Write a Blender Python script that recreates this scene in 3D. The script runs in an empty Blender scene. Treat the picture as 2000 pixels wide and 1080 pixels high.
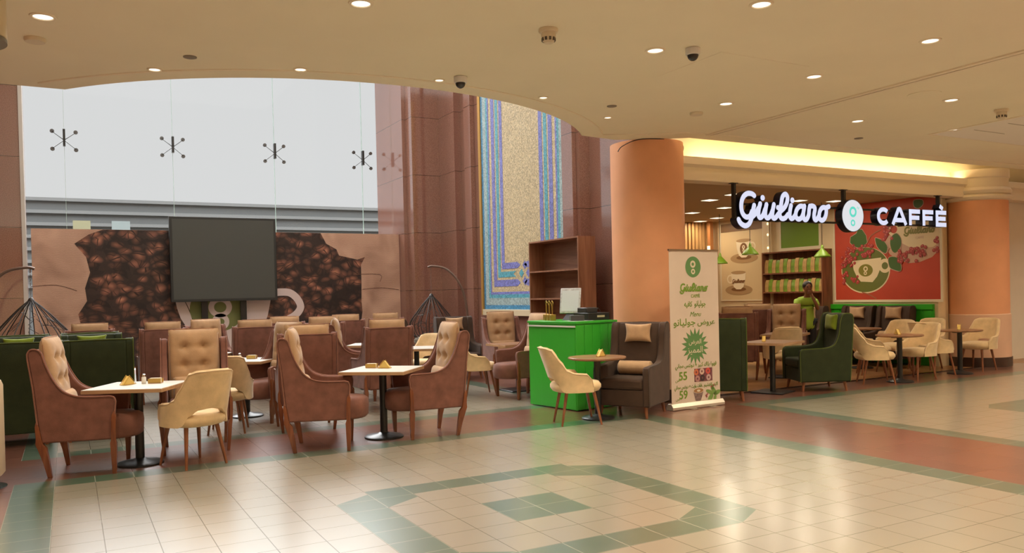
import bpy, bmesh, math, random
from mathutils import Vector, Matrix
random.seed(7)
PI=math.pi
C=bpy.context.scene.collection
sc=bpy.context.scene
EXPO=0.12
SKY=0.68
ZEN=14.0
COVE=8.0
PEND=4.0
SHOP=10.0
DOWN=20.0
ATR=350.0
FIOR=2.1
SIGN=1.0
# ------------------------------------------------------------ camera
cd=bpy.data.cameras.new('camera'); cam=bpy.data.objects.new('camera',cd); C.objects.link(cam)
cd.sensor_width=36; cd.lens=28.393; cd.shift_y=0.02787; cd.clip_end=200
yaw,pit,rol=math.radians(28.78),math.radians(-0.76),math.radians(-1.33)
F=Vector((math.sin(yaw)*math.cos(pit),math.cos(yaw)*math.cos(pit),math.sin(pit)))
R0=Vector((math.cos(yaw),-math.sin(yaw),0)); U0=R0.cross(F)
R1=math.cos(rol)*R0+math.sin(rol)*U0; U1=-math.sin(rol)*R0+math.cos(rol)*U0
M=Matrix((R1,U1,-F)).transposed().to_4x4(); M.translation=Vector((0.1406,-7.786,1.5247))
cam.matrix_world=M; sc.camera=cam
# ------------------------------------------------------------ colour management, world
sc.view_settings.view_transform='Standard'; sc.view_settings.look='None'
sc.view_settings.gamma=1; sc.view_settings.exposure=EXPO
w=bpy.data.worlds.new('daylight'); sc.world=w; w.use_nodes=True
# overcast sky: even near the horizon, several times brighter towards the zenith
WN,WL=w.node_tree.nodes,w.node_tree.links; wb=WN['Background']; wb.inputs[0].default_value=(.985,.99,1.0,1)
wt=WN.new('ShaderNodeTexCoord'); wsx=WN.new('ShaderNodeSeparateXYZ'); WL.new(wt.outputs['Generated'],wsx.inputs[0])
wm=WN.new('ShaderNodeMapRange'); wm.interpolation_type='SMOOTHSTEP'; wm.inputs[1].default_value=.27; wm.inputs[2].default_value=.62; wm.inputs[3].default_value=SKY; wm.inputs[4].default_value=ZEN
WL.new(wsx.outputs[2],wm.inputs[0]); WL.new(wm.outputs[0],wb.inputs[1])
sc.cycles.max_bounces=8; sc.cycles.transparent_max_bounces=12
sc.cycles.sample_clamp_indirect=4.0
sc.cycles.use_denoising=True
CEIL=3.6
WARM=(1.0,0.87,0.66)
def area_light(name,loc,size,power,col=WARM,rot=(0,0,0),sizey=None,shape='DISK',spread=PI,spec=1):
    l=bpy.data.lights.new(name,'AREA'); l.specular_factor=spec; l.energy=power; l.color=col; l.shape=shape; l.size=size; l.spread=spread
    if sizey: l.size_y=sizey
    o=bpy.data.objects.new(name,l); o.location=loc; o.rotation_euler=rot; C.objects.link(o); o['kind']='helper'
    return o
area_light('atrium_fill',(2.9,5.6,7.95),6.5,ATR,(1,.97,.93),(0,0,0),7.5,'RECTANGLE')  # unseen fill light added high in the atrium to brighten the alcove
# ------------------------------------------------------------ materials
MATS={}
def lin(c): return tuple(((x/255)/12.92 if x/255<=.04045 else ((x/255+.055)/1.055)**2.4) for x in c)
def nt(m): return m.node_tree.nodes, m.node_tree.links
def mat(name,col,rough=.6,metal=0,var=.0,scale=8,bump=0,bscale=60,spec=.5,coat=0,sheen=0,stretch=None,emit=None,es=1):
    if name in MATS: return MATS[name]
    m=bpy.data.materials.new(name); m.use_nodes=True; MATS[name]=m
    N,L=nt(m); b=N['Principled BSDF']
    b.inputs['Base Color'].default_value=(*col,1); b.inputs['Roughness'].default_value=rough
    b.inputs['Metallic'].default_value=metal; b.inputs['Specular IOR Level'].default_value=spec
    b.inputs['Coat Weight'].default_value=coat; b.inputs['Coat Roughness'].default_value=.08
    b.inputs['Sheen Weight'].default_value=sheen; b.inputs['Sheen Roughness'].default_value=.4
    if emit: b.inputs['Emission Color'].default_value=(*emit,1); b.inputs['Emission Strength'].default_value=es
    if var>0 or bump>0:
        tc=N.new('ShaderNodeTexCoord'); mp=N.new('ShaderNodeMapping'); L.new(tc.outputs['Object'],mp.inputs[0])
        if stretch: mp.inputs['Scale'].default_value=stretch
    if var>0:
        n=N.new('ShaderNodeTexNoise'); n.inputs['Scale'].default_value=scale; n.inputs['Detail'].default_value=5
        L.new(mp.outputs[0],n.inputs['Vector'])
        mr=N.new('ShaderNodeMapRange'); mr.inputs[1].default_value=.25; mr.inputs[2].default_value=.75
        mr.inputs[3].default_value=1-var; mr.inputs[4].default_value=1+var; L.new(n.outputs[0],mr.inputs[0])
        mx=N.new('ShaderNodeVectorMath'); mx.operation='SCALE'; mx.inputs[0].default_value=col
        L.new(mr.outputs[0],mx.inputs['Scale']); L.new(mx.outputs[0],b.inputs['Base Color'])
    if bump>0:
        n2=N.new('ShaderNodeTexNoise'); n2.inputs['Scale'].default_value=bscale; L.new(mp.outputs[0],n2.inputs['Vector'])
        bp=N.new('ShaderNodeBump'); bp.inputs['Strength'].default_value=bump; bp.inputs['Distance'].default_value=.01
        L.new(n2.outputs[0],bp.inputs['Height']); L.new(bp.outputs[0],b.inputs['Normal'])
    return m
def tile_mat(name,col,grout,sx,sy,ox=0,oy=0,rough=.3,spec=.3,gw=.006,var=.05,coat=1.0):
    m=bpy.data.materials.new(name); m.use_nodes=True; MATS[name]=m; N,L=nt(m); b=N['Principled BSDF']
    g=N.new('ShaderNodeNewGeometry'); sp=N.new('ShaderNodeSeparateXYZ'); L.new(g.outputs['Position'],sp.inputs[0])
    def mth(op,a,c=None):
        n=N.new('ShaderNodeMath'); n.operation=op
        for i,v in enumerate((a,c)):
            if v is None: continue
            if isinstance(v,(int,float)): n.inputs[i].default_value=v
            else: L.new(v,n.inputs[i])
        return n.outputs[0]
    outs=[];cells=[]
    for ax,s,o in ((0,sx,ox),(1,sy,oy)):
        t=mth('DIVIDE',mth('SUBTRACT',sp.outputs[ax],o),s)
        fr=mth('FRACT',t); d=mth('MULTIPLY',mth('MINIMUM',fr,mth('SUBTRACT',1.0,fr)),s)
        outs.append(mth('LESS_THAN',d,gw/2)); cells.append(mth('FLOOR',t))
    gm=mth('MAXIMUM',outs[0],outs[1])
    cb=N.new('ShaderNodeCombineXYZ'); L.new(cells[0],cb.inputs[0]); L.new(cells[1],cb.inputs[1])
    wn=N.new('ShaderNodeTexWhiteNoise'); L.new(cb.outputs[0],wn.inputs[0])
    ns=N.new('ShaderNodeTexNoise'); ns.inputs['Scale'].default_value=1.3; ns.inputs['Detail'].default_value=3; L.new(g.outputs['Position'],ns.inputs['Vector'])
    v=mth('ADD',mth('ADD',1-var*1.5,mth('MULTIPLY',wn.outputs[0],var)),mth('MULTIPLY',ns.outputs[0],var*2))
    sc_=N.new('ShaderNodeVectorMath'); sc_.operation='SCALE'; sc_.inputs[0].default_value=col; L.new(v,sc_.inputs['Scale'])
    mx=N.new('ShaderNodeMix'); mx.data_type='RGBA'; L.new(gm,mx.inputs[0]); L.new(sc_.outputs[0],mx.inputs[6]); mx.inputs[7].default_value=(*grout,1)
    L.new(mx.outputs[2],b.inputs['Base Color'])
    rr=mth('ADD',rough,mth('MULTIPLY',gm,.5)); L.new(rr,b.inputs['Roughness']); b.inputs['Specular IOR Level'].default_value=spec
    b.inputs['Coat Weight'].default_value=coat; b.inputs['Coat Roughness'].default_value=.21; b.inputs['Coat IOR'].default_value=FIOR
    bp=N.new('ShaderNodeBump'); bp.inputs['Strength'].default_value=.3; bp.inputs['Distance'].default_value=.003
    L.new(mth('ADD',mth('SUBTRACT',1.0,gm),mth('MULTIPLY',ns.outputs[0],.6)),bp.inputs['Height']); L.new(bp.outputs[0],b.inputs['Normal'])
    return m
def wood_mat(name,c1,c2,axis='Z',scale=3,rough=.4,spec=.4):
    m=bpy.data.materials.new(name); m.use_nodes=True; MATS[name]=m; N,L=nt(m); b=N['Principled BSDF']
    tc=N.new('ShaderNodeTexCoord'); mp=N.new('ShaderNodeMapping'); L.new(tc.outputs['Object'],mp.inputs[0])
    s=[6,6,6]; s['XYZ'.index(axis)]=.5; mp.inputs['Scale'].default_value=s
    n=N.new('ShaderNodeTexNoise'); n.inputs['Scale'].default_value=scale; n.inputs['Detail'].default_value=8; n.inputs['Distortion'].default_value=.8
    L.new(mp.outputs[0],n.inputs['Vector']); r=N.new('ShaderNodeValToRGB'); r.color_ramp.elements[0].position=.3; r.color_ramp.elements[1].position=.72
    r.color_ramp.elements[0].color=(*c1,1); r.color_ramp.elements[1].color=(*c2,1); L.new(n.outputs[0],r.inputs[0]); L.new(r.outputs[0],b.inputs['Base Color'])
    b.inputs['Roughness'].default_value=rough; b.inputs['Specular IOR Level'].default_value=spec
    return m
# ------------------------------------------------------------ mesh helper
class MB:
    def __init__(s): s.v=[]; s.f=[]; s.mi=[]; s.cur=0; s.weld=False
    def add(s,vs,fs):
        b=len(s.v); s.v+=[tuple(p) for p in vs]; s.f+=[tuple(b+i for i in f) for f in fs]; s.mi+=[s.cur]*len(fs); return s
    def box(s,x0,x1,y0,y1,z0,z1):
        vs=[(x,y,z) for z in (z0,z1) for y in (y0,y1) for x in (x0,x1)]
        return s.add(vs,[(0,2,3,1),(4,5,7,6),(0,1,5,4),(2,6,7,3),(0,4,6,2),(1,3,7,5)])
    def quad(s,*p): return s.add(p,[tuple(range(len(p)))])
    def ring(s,a,b): pass
    def loft(s,rings,cap=True,closed=True):
        n=len(rings[0]); vs=[p for r in rings for p in r]; fs=[]
        for i in range(len(rings)-1):
            for j in range(n if closed else n-1):
                k=(j+1)%n; fs.append((i*n+j,i*n+k,(i+1)*n+k,(i+1)*n+j))
        if cap: fs.append(tuple(range(n-1,-1,-1))); fs.append(tuple((len(rings)-1)*n+j for j in range(n)))
        return s.add(vs,fs)
    def lathe(s,prof,cx=0,cy=0,n=24,cap=True):
        return s.loft([[(cx+r*math.cos(2*PI*j/n),cy+r*math.sin(2*PI*j/n),z) for j in range(n)] for r,z in prof],cap)
    def tube(s,pts,r,n=8,cap=True):
        pts=[Vector(p) for p in pts]; rs=r if isinstance(r,(list,tuple)) else [r]*len(pts)
        rings=[]; prev=None
        for i,p in enumerate(pts):
            t=(pts[min(i+1,len(pts)-1)]-pts[max(i-1,0)]).normalized()
            a=prev if prev is not None else (Vector((0,0,1)) if abs(t.z)<.9 else Vector((1,0,0)))
            u=(a-t*a.dot(t)).normalized(); prev=u; v=t.cross(u)
            rings.append([tuple(p+rs[i]*(math.cos(2*PI*j/n)*u+math.sin(2*PI*j/n)*v)) for j in range(n)])
        return s.loft(rings,cap)
    def prism(s,poly,axis,a,b):
        # poly: 2D pts in the remaining axes order; axis index
        def mk(p,t):
            q=list(p); q.insert(axis,t); return tuple(q)
        n=len(poly); vs=[mk(p,a) for p in poly]+[mk(p,b) for p in poly]
        fs=[tuple(range(n)),tuple(range(2*n-1,n-1,-1))]+[(j,n+j,n+(j+1)%n,(j+1)%n) for j in range(n)]
        return s.add(vs,fs)
    def grid(s,fn,nu,nv,closeu=False):
        s.weld=True
        vs=[fn(i/(nu if closeu else nu-1),j/(nv-1)) for j in range(nv) for i in range(nu)]
        fs=[]
        for j in range(nv-1):
            for i in range(nu if closeu else nu-1):
                k=(i+1)%nu; fs.append((j*nu+i,j*nu+k,(j+1)*nu+k,(j+1)*nu+i))
        return s.add(vs,fs)
    def blob(s,c,r,n=12,m=8,p=1.0):
        def f(u,v):
            a=2*PI*u; b=PI*(v-.5); sg=lambda x:math.copysign(abs(x)**p,x)
            return (c[0]+r[0]*sg(math.cos(b))*sg(math.cos(a)),c[1]+r[1]*sg(math.cos(b))*sg(math.sin(a)),c[2]+r[2]*sg(math.sin(b)))
        return s.grid(f,n,m,True)
    def xf(s,M):
        s.v=[tuple(M@Vector(p)) for p in s.v]; return s
    def ob(s,name,mats,parent=None,bev=0,smooth=40,sub=0,loc=None,solid=0,seg=2):
        me=bpy.data.meshes.new(name); me.from_pydata(s.v,[],s.f)
        if not isinstance(mats,(list,tuple)): mats=[mats]
        for m in mats: me.materials.append(m)
        me.polygons.foreach_set('material_index',s.mi)
        bm=bmesh.new(); bm.from_mesh(me)
        if s.weld: bmesh.ops.remove_doubles(bm,verts=bm.verts,dist=1e-5)
        bmesh.ops.recalc_face_normals(bm,faces=bm.faces); bm.to_mesh(me); bm.free()
        if smooth:
            me.polygons.foreach_set('use_smooth',[True]*len(me.polygons)); me.set_sharp_from_angle(angle=math.radians(smooth))
        o=bpy.data.objects.new(name,me); C.objects.link(o)
        if parent: o.parent=parent
        if loc: o.location=loc
        if solid: md=o.modifiers.new('s','SOLIDIFY'); md.thickness=solid; md.offset=0
        if bev: md=o.modifiers.new('b','BEVEL'); md.width=bev; md.segments=seg; md.limit_method='ANGLE'; md.angle_limit=math.radians(50)
        if sub: md=o.modifiers.new('u','SUBSURF'); md.levels=sub; md.render_levels=sub
        return o
def tag(o,label,cat,group=None):
    o['label']=label; o['category']=cat
    if group: o['group']=group
    elif 'group' in o: del o['group']
    return o
def thing(name,label,cat,loc=(0,0,0),rz=0,group=None):
    o=bpy.data.objects.new(name,None); C.objects.link(o); o.empty_display_size=.1
    o.location=loc; o.rotation_euler=(0,0,math.radians(rz)); return tag(o,label,cat,group)
def struct(name,mb,m,**k):
    o=mb.ob(name,m,**k); o['kind']='structure'; return o
def dup(root,label,loc,rz,group=None):
    r=root.copy(); C.objects.link(r); r.location=loc; r.rotation_euler=(0,0,math.radians(rz)); tag(r,label,root['category'],group or root.get('group'))
    for ch in list(root.children):
        c=ch.copy(); C.objects.link(c); c.parent=r
        for g in list(ch.children):
            d=g.copy(); C.objects.link(d); d.parent=c
    return r
def smooth_line(P,n=6,closed=False):
    P=[Vector(p) for p in P]; out=[]; m=len(P)
    for i in range(m if closed else m-1):
        if closed: a,b,c,d=[P[(i+k)%m] for k in (-1,0,1,2)]
        else: a,b,c,d=P[max(i-1,0)],P[i],P[i+1],P[min(i+2,m-1)]
        for k in range(n):
            t=k/n; out.append(.5*((2*b)+(c-a)*t+(2*a-5*b+4*c-d)*t*t+(3*b-a-3*c+d)*t**3))
    if not closed: out.append(P[-1])
    return out
def ribbon(mb,pts,w,y0,y1,cap=True,smooth=6,front_only=False):
    """stroke in the local XZ plane of width w from depth y0 (front) to y1"""
    L=smooth_line([(p[0],p[1]) for p in pts],smooth) if smooth>1 else [Vector((p[0],p[1])) for p in pts]
    l=[];r=[];n=len(L)
    for i,p in enumerate(L):
        t=(L[min(i+1,n-1)]-L[max(i-1,0)])
        if t.length<1e-9: t=Vector((1,0))
        t.normalize(); q=Vector((-t.y,t.x))*w/2; l.append(p+q); r.append(p-q)
    vs=[];fs=[]
    for a,b in zip(l,r): vs+=[(a.x,y0,a.y),(b.x,y0,b.y),(a.x,y1,a.y),(b.x,y1,b.y)]
    for i in range(n-1):
        k=4*i; fs+=[(k,k+1,k+5,k+4)]
        if not front_only: fs+=[(k+2,k+6,k+7,k+3),(k,k+4,k+6,k+2),(k+1,k+3,k+7,k+5)]
    if not front_only: fs+=[(0,2,3,1),(4*n-4,4*n-3,4*n-1,4*n-2)]
    mb.add(vs,fs)
    if cap:
        for k,c in enumerate((L[0],L[-1])): disc(mb,c.x,c.y,w/2,w/2,y0-(.00015+.0001*k if front_only else 0),y1,14,front_only)
def disc(mb,x,z,rx,rz,y0,y1,n=24,front_only=False,rot=0):
    P=[(x+rx*math.cos(2*PI*j/n)*math.cos(rot)-rz*math.sin(2*PI*j/n)*math.sin(rot),z+rx*math.cos(2*PI*j/n)*math.sin(rot)+rz*math.sin(2*PI*j/n)*math.cos(rot)) for j in range(n)]
    if front_only: mb.add([(a,y0,b) for a,b in P],[tuple(range(n))])
    else: mb.prism(P,1,y0,y1)
def annulus(mb,x,z,ro,ri,y0,y1,sx=1,n=32):
    P=[(x+sx*ro*math.cos(2*PI*j/n),z+ro*math.sin(2*PI*j/n)) for j in range(n)]
    Q=[(x+sx*ri*math.cos(2*PI*j/n),z+ri*math.sin(2*PI*j/n)) for j in range(n)]
    for j in range(n):
        k=(j+1)%n; mb.add([(P[j][0],y0,P[j][1]),(P[k][0],y0,P[k][1]),(Q[k][0],y0,Q[k][1]),(Q[j][0],y0,Q[j][1])],[(0,1,2,3)])
        if y1!=y0: mb.add([(P[j][0],y0,P[j][1]),(P[k][0],y0,P[k][1]),(P[k][0],y1,P[k][1]),(P[j][0],y1,P[j][1])],[(0,1,2,3)])
def shape(mb,poly,y): mb.add([(a,y,b) for a,b in poly],[tuple(range(len(poly)))])
def text(name,body,size,m,parent,loc,rot=(PI/2,0,0),ext=.0006,bold=0,align='CENTER',sx=1,shear=0,fit=0,fh=0):
    cu=bpy.data.curves.new(name,'FONT'); cu.body=body; cu.size=size; cu.extrude=ext; cu.offset=bold; cu.align_x=align; cu.shear=shear
    t=bpy.data.objects.new(name,cu); C.objects.link(t); dg=bpy.context.evaluated_depsgraph_get()
    me=bpy.data.meshes.new_from_object(t.evaluated_get(dg)); C.objects.unlink(t); bpy.data.objects.remove(t)
    me.materials.clear(); me.materials.append(m)
    o=bpy.data.objects.new(name,me); C.objects.link(o); o.parent=parent; o.location=loc; o.rotation_euler=rot; o.scale=(sx,1,1)
    if fit:
        xs_=[v.co.x for v in me.vertices]; k=fit/(max(xs_)-min(xs_)); o.scale=(k,k*(fh or 1),1)
    return o
AR={'ا':(0xFE8D,0),'ب':(0xFE8F,1),'ة':(0xFE93,0),'ت':(0xFE95,1),'ج':(0xFE9D,1),'د':(0xFEA9,0),'ر':(0xFEAD,0),'ز':(0xFEAF,0),'س':(0xFEB1,1),'ش':(0xFEB5,1),'ص':(0xFEB9,1),'ض':(0xFEBD,1),'ع':(0xFEC9,1),'ف':(0xFED1,1),'ق':(0xFED5,1),'ك':(0xFED9,1),'ل':(0xFEDD,1),'م':(0xFEE1,1),'ن':(0xFEE5,1),'ه':(0xFEE9,1),'و':(0xFEED,0),'ي':(0xFEF1,1)}
def arabic(s):
    out=[]
    for i,ch in enumerate(s):
        if ch not in AR: out.append(ch); continue
        b,dj=AR[ch]; pj=i>0 and s[i-1] in AR and AR[s[i-1]][1]; nj=i+1<len(s) and s[i+1] in AR
        if dj: out.append(chr(b+(3 if pj and nj else 1 if pj else 2 if nj else 0)))
        else: out.append(chr(b+(1 if pj else 0)))
    return ''.join(reversed(out))
# ------------------------------------------------------------ palette
beige=tile_mat('beige_tile',(.33,.295,.225),(.14,.125,.09),.305,.2776,0,0)
beige2=tile_mat('beige_tile_cafe_side',(.33,.292,.215),(.25,.23,.16),.305,.2776,8.13,-.1)
greent=tile_mat('green_tile',(.095,.150,.100),(.42,.42,.34),.305,.2776,0,0)
redt=tile_mat('red_tile',(.20,.078,.050),(.16,.06,.035),.61,.555,0,0,gw=.004,var=.12)
ceilm=mat('ceiling_paint',(.85,.77,.56),.75,var=.03,scale=1.2)
trimm=mat('ceiling_trim_paint',(.84,.74,.55),.7)
peach=mat('peach_plaster',(.80,.38,.19),.55,var=.06,scale=3)
peach2=mat('pale_peach_plaster',(.74,.47,.31),.5,var=.05,scale=3)
cream=mat('cream_plaster',(.78,.66,.47),.6)
whitep=mat('white_plaster',(.78,.70,.56),.6,var=.03,scale=4)
darksk=mat('dark_skirting',(.05,.025,.018),.25)
woodfloor=wood_mat('cafe_wood_floor',(.28,.13,.05),(.42,.22,.09),'X',2,.3)
def granite(name,c,rough=.07,pv=1.29,ph=1.9):
    m=tile_mat(name,c,(.12,.055,.04),1,1,0,0,rough=rough,spec=.6,var=.06,coat=0)
    return m
def granite_mat():
    m=bpy.data.materials.new('polished_granite'); m.use_nodes=True; N,L=nt(m); b=N['Principled BSDF']
    g=N.new('ShaderNodeNewGeometry'); n=N.new('ShaderNodeTexNoise'); n.inputs['Scale'].default_value=90; n.inputs['Detail'].default_value=4; L.new(g.outputs['Position'],n.inputs['Vector'])
    r=N.new('ShaderNodeValToRGB'); r.color_ramp.elements[0].position=.35; r.color_ramp.elements[1].position=.68
    r.color_ramp.elements[0].color=(.19,.083,.06,1); r.color_ramp.elements[1].color=(.33,.165,.125,1); L.new(n.outputs[0],r.inputs[0])
    sp=N.new('ShaderNodeSeparateXYZ'); L.new(g.outputs['Position'],sp.inputs[0])
    a=N.new('ShaderNodeMath'); a.operation='SUBTRACT'; L.new(sp.outputs[2],a.inputs[0]); a.inputs[1].default_value=.38
    d=N.new('ShaderNodeMath'); d.operation='PINGPONG'; L.new(a.outputs[0],d.inputs[0]); d.inputs[1].default_value=.64
    l=N.new('ShaderNodeMath'); l.operation='LESS_THAN'; L.new(d.outputs[0],l.inputs[0]); l.inputs[1].default_value=.005
    mx=N.new('ShaderNodeMix'); mx.data_type='RGBA'; L.new(l.outputs[0],mx.inputs[0]); L.new(r.outputs[0],mx.inputs[6]); mx.inputs[7].default_value=(.06,.025,.018,1)
    L.new(mx.outputs[2],b.inputs['Base Color']); b.inputs['Roughness'].default_value=.07; b.inputs['IOR'].default_value=2.3
    return m
gran=granite_mat()
gold=mat('gold_metal',(.75,.50,.16),.25,1)
goldp=mat('gold_frame',(.55,.30,.07),.35,.5)
black=mat('black_metal',(.012,.012,.012),.35)
chrome=mat('chrome',(.7,.7,.7),.12,1)
white=mat('white_plastic',(.75,.73,.68),.45)
glassm=bpy.data.materials.new('window_glass'); glassm.use_nodes=True
N,L=nt(glassm); N.clear(); o=N.new('ShaderNodeOutputMaterial'); ms=N.new('ShaderNodeMixShader'); t=N.new('ShaderNodeBsdfTransparent'); g=N.new('ShaderNodeBsdfGlossy'); g.inputs['Roughness'].default_value=.02; t.inputs[0].default_value=(.97,.975,.97,1)
fr=N.new('ShaderNodeFresnel'); fr.inputs[0].default_value=1.12; L.new(fr.outputs[0],ms.inputs[0]); L.new(t.outputs[0],ms.inputs[1]); L.new(g.outputs[0],ms.inputs[2]); L.new(ms.outputs[0],o.inputs[0])
glassedge=mat('glass_edge',(.42,.60,.56),.2,emit=None)
# ------------------------------------------------------------ FLOOR
def floor_zone(x,y):
    def fld(X0,X1,Y0,Y1,ring,rx=.305):
        if X0<x<X1 and Y0<y<Y1: return 'in'
        if X0-rx<x<X1+rx and Y0-ring<y<Y1+ring: return 'ring'
    f=fld(0,6.1,-5.552,0,.2776)
    if f=='ring': return 1
    if f=='in': return ('oct',0,0)
    f=fld(8.13,14.23,-5.652,-.1,.2776,.28)
    if f=='ring': return 1
    if f=='in': return ('oct',8.13,-.1)
    f=fld(0,6.1,1.75,11.0,.27)
    if f=='ring': return 1
    if f=='in': return 0
    if x>7.95 and y>1.0: return 3
    return 2
def octa(u,v):
    d=0
    if 9<u<11 and 9<v<11: return 1
    if 6<u<14 and 6<v<14:
        # cut corners
        a=abs(u-10); b=abs(v-10)
        if a+b>7: return 0
        if a>3 or b>3: return 1
        if a+b>5: return 1
    return 0
xs={-14.,22.,7.95}; ys={-16.,12.5,1.0}
for X0,X1,r in ((0,6.1,.305),(8.13,14.23,.28)): xs|={X0-r,X0,X1,X1+r}
for Y0,Y1,r in ((-5.552,0,.2776),(-5.652,-.1,.2776),(1.75,11.0,.27)): ys|={Y0-r,Y0,Y1,Y1+r}
for X0 in (0,8.13): xs|={X0+.305*k for k in range(6,15)}
for Y0 in (0,-.1): ys|={Y0-.2776*k for k in range(6,15)}
xs=sorted(round(a,4) for a in xs); ys=sorted(round(a,4) for a in ys)
fb=MB()
for i in range(len(xs)-1):
    for j in range(len(ys)-1):
        x0,x1,y0,y1=xs[i],xs[i+1],ys[j],ys[j+1]
        if x1-x0<1e-3 or y1-y0<1e-3: continue
        z=floor_zone((x0+x1)/2,(y0+y1)/2)
        P=[(x0,y0),(x1,y0),(x1,y1),(x0,y1)]
        if isinstance(z,tuple):
            ox,oy=z[1:]; cen=lambda T:(sum(p[0] for p in T)/len(T),sum(p[1] for p in T)/len(T))
            uv=lambda c:((c[0]-ox)/.305,(oy-c[1])/.2776)
            cu,cv=uv(cen(P)); base=4 if ox else 0
            if (cu-10)*(cv-10)<0: tris=[(0,1,3),(1,2,3)]
            else: tris=[(0,1,2),(0,2,3)]
            for T in tris:
                T=[P[k] for k in T]; u_,v_=uv(cen(T)); fb.cur=1 if octa(u_,v_) else base
                fb.quad(*[(a,b,0) for a,b in T])
        else:
            fb.cur=z; fb.quad(*[(a,b,0) for a,b in P])
struct('floor',fb,[beige,greent,redt,woodfloor,beige2],smooth=0)
struct('trim_1',MB().box(7.95,14.6,.93,1.0,.0005,.012),darksk)
# ------------------------------------------------------------ CEILING (soffit with curved edge, taller hall beyond)
R_=3.85; cx_,cy_=3.155,3.55
arc=[]
a0=math.atan2(1.12-cy_,.17-cx_); a1=math.atan2(1.13-cy_,6.14-cx_)
for k in range(41):
    a=a0+(a1-a0)*k/40; arc.append((cx_+R_*math.cos(a),cy_+R_*math.sin(a)))
edge=[(-14,1.15)]+arc+[(6.75,1.2),(7.2,1.0),(7.62,.7),(22,.7)]
bm=MB()
n=len(edge)
bm.add([(x,y,CEIL) for x,y in edge]+[(x,-16,CEIL) for x,y in edge],[(i,i+1,n+i+1,n+i) for i in range(n-1)])
bm.add([(x,y,CEIL) for x,y in edge]+[(x,y,CEIL+.7) for x,y in edge],[(i,i+1,n+i+1,n+i) for i in range(n-1)])
struct('ceiling',bm,ceilm,smooth=20)
# raised border bead that follows the soffit edge
tr=MB()
off=[]
for k in range(41):
    a=a0+(a1-a0)*k/40; off.append((cx_+(R_+.28)*math.cos(a),cy_+(R_+.28)*math.sin(a)))
off+= [(6.75,.80),(7.3,.42),(8.0,.36),(22,.36)]
tr.tube([(x,y,CEIL) for x,y in off],.012,6)
struct('trim_2',tr,trimm)
g1=MB(); g1.box(7.66,7.715,-16,.42,CEIL-.014,CEIL+.02); g1.box(7.745,7.80,-16,.42,CEIL-.014,CEIL+.02)
struct('trim_3',g1,trimm); struct('trim_4',MB().box(7.715,7.745,-16,.42,CEIL-.004,CEIL+.02),mat('groove',(.35,.33,.22),.8))
# access panel in the ceiling on the far side
ap=MB()
ap.box(10.6,13.2,-.8,-.77,CEIL-.008,CEIL+.01); ap.box(10.6,10.63,-2.2,-.8,CEIL-.008,CEIL+.01)
struct('trim_5',ap,trimm)
struct('ceiling_panel',MB().box(10.63,13.2,-2.2,-.8,CEIL-.004,CEIL+.01),mat('pale_ceiling_panel',(.82,.76,.66),.7))
for (y,) in ((-1.25,),(-1.7,)): struct('trim_6',MB().box(10.9,11.6,y,y+.008,CEIL-.007,CEIL),mat('joint_dark',(.25,.2,.13),.8))
# faint square access hatch
h=MB(); h.box(5.2,6.3,-2.48,-2.472,CEIL-.002,CEIL); h.box(5.2,5.208,-2.48,-1.6,CEIL-.002,CEIL); struct('trim_7',h,trimm)
# ------------------------------------------------------------ CAFE FRONT: cove, beam, columns
struct('wall_cove',MB().box(7.6,22,1.45,1.6,3.2,4.3),mat('cove_plaster',(.80,.68,.46),.7))
struct('ceiling_cove',MB().box(7.6,22,.72,1.5,4.28,4.4),ceilm)
bb=MB(); bb.prism([(1.18,3.11),(1.18,3.30),(1.14,3.34),(1.14,3.45),(1.2,3.45),(1.2,3.38),(1.45,3.38),(1.45,3.11)],0,7.6,22)
struct('trim_8',bb,cream,bev=.008)
for k in range(7):
    area_light('cove_lamp',(8.7+k*.98,1.3,3.40),.95,COVE,(1,.76,.42),(PI,0,0),.06,'RECTANGLE')
# columns
def column(n,cx,cy,r,cap):
    c=MB(); c.lathe([(r,.95),(r,CEIL if not cap else 3.15)],cx,cy,48,False); struct('wall_column_%s'%n,c,peach)
    c=MB(); c.lathe([(r+.015,.17),(r+.015,.95),(r,.965)],cx,cy,48,False); struct('wall_column_base_%s'%n,c,peach2)
    c=MB(); c.lathe([(r+.03,0),(r+.03,.17),(r,.175)],cx,cy,48,False); struct('baseboard_column_%s'%n,c,darksk)
    if cap:
        c=MB(); c.lathe([(r,3.04),(r+.05,3.06),(r+.07,3.10),(r+.05,3.14),(r+.02,3.15),(r+.05,3.18),(r+.06,3.22),(r+.03,3.27),(r,3.28),(r,3.44),(r+.02,3.46),(r+.02,3.6)],cx,cy,48,False); struct('trim_capital_%s'%n,c,cream)
column('near',7.41,1.37,.515,False)
column('far',15.1,1.3,.53,True)
# cable along the top of the near column
cb=MB(); cb.tube(smooth_line([(6.82,1.25,3.45),(6.86,1.2,3.52),(6.98,1.0,3.585),(7.3,.87,3.592),(7.6,.92,3.59),(7.84,1.08,3.56),(7.9,1.2,3.42),(7.93,1.3,3.3)],5),.006,6)
tag(cb.ob('cable',black),'thin black cable looped round the top of the orange column','cable')
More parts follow.
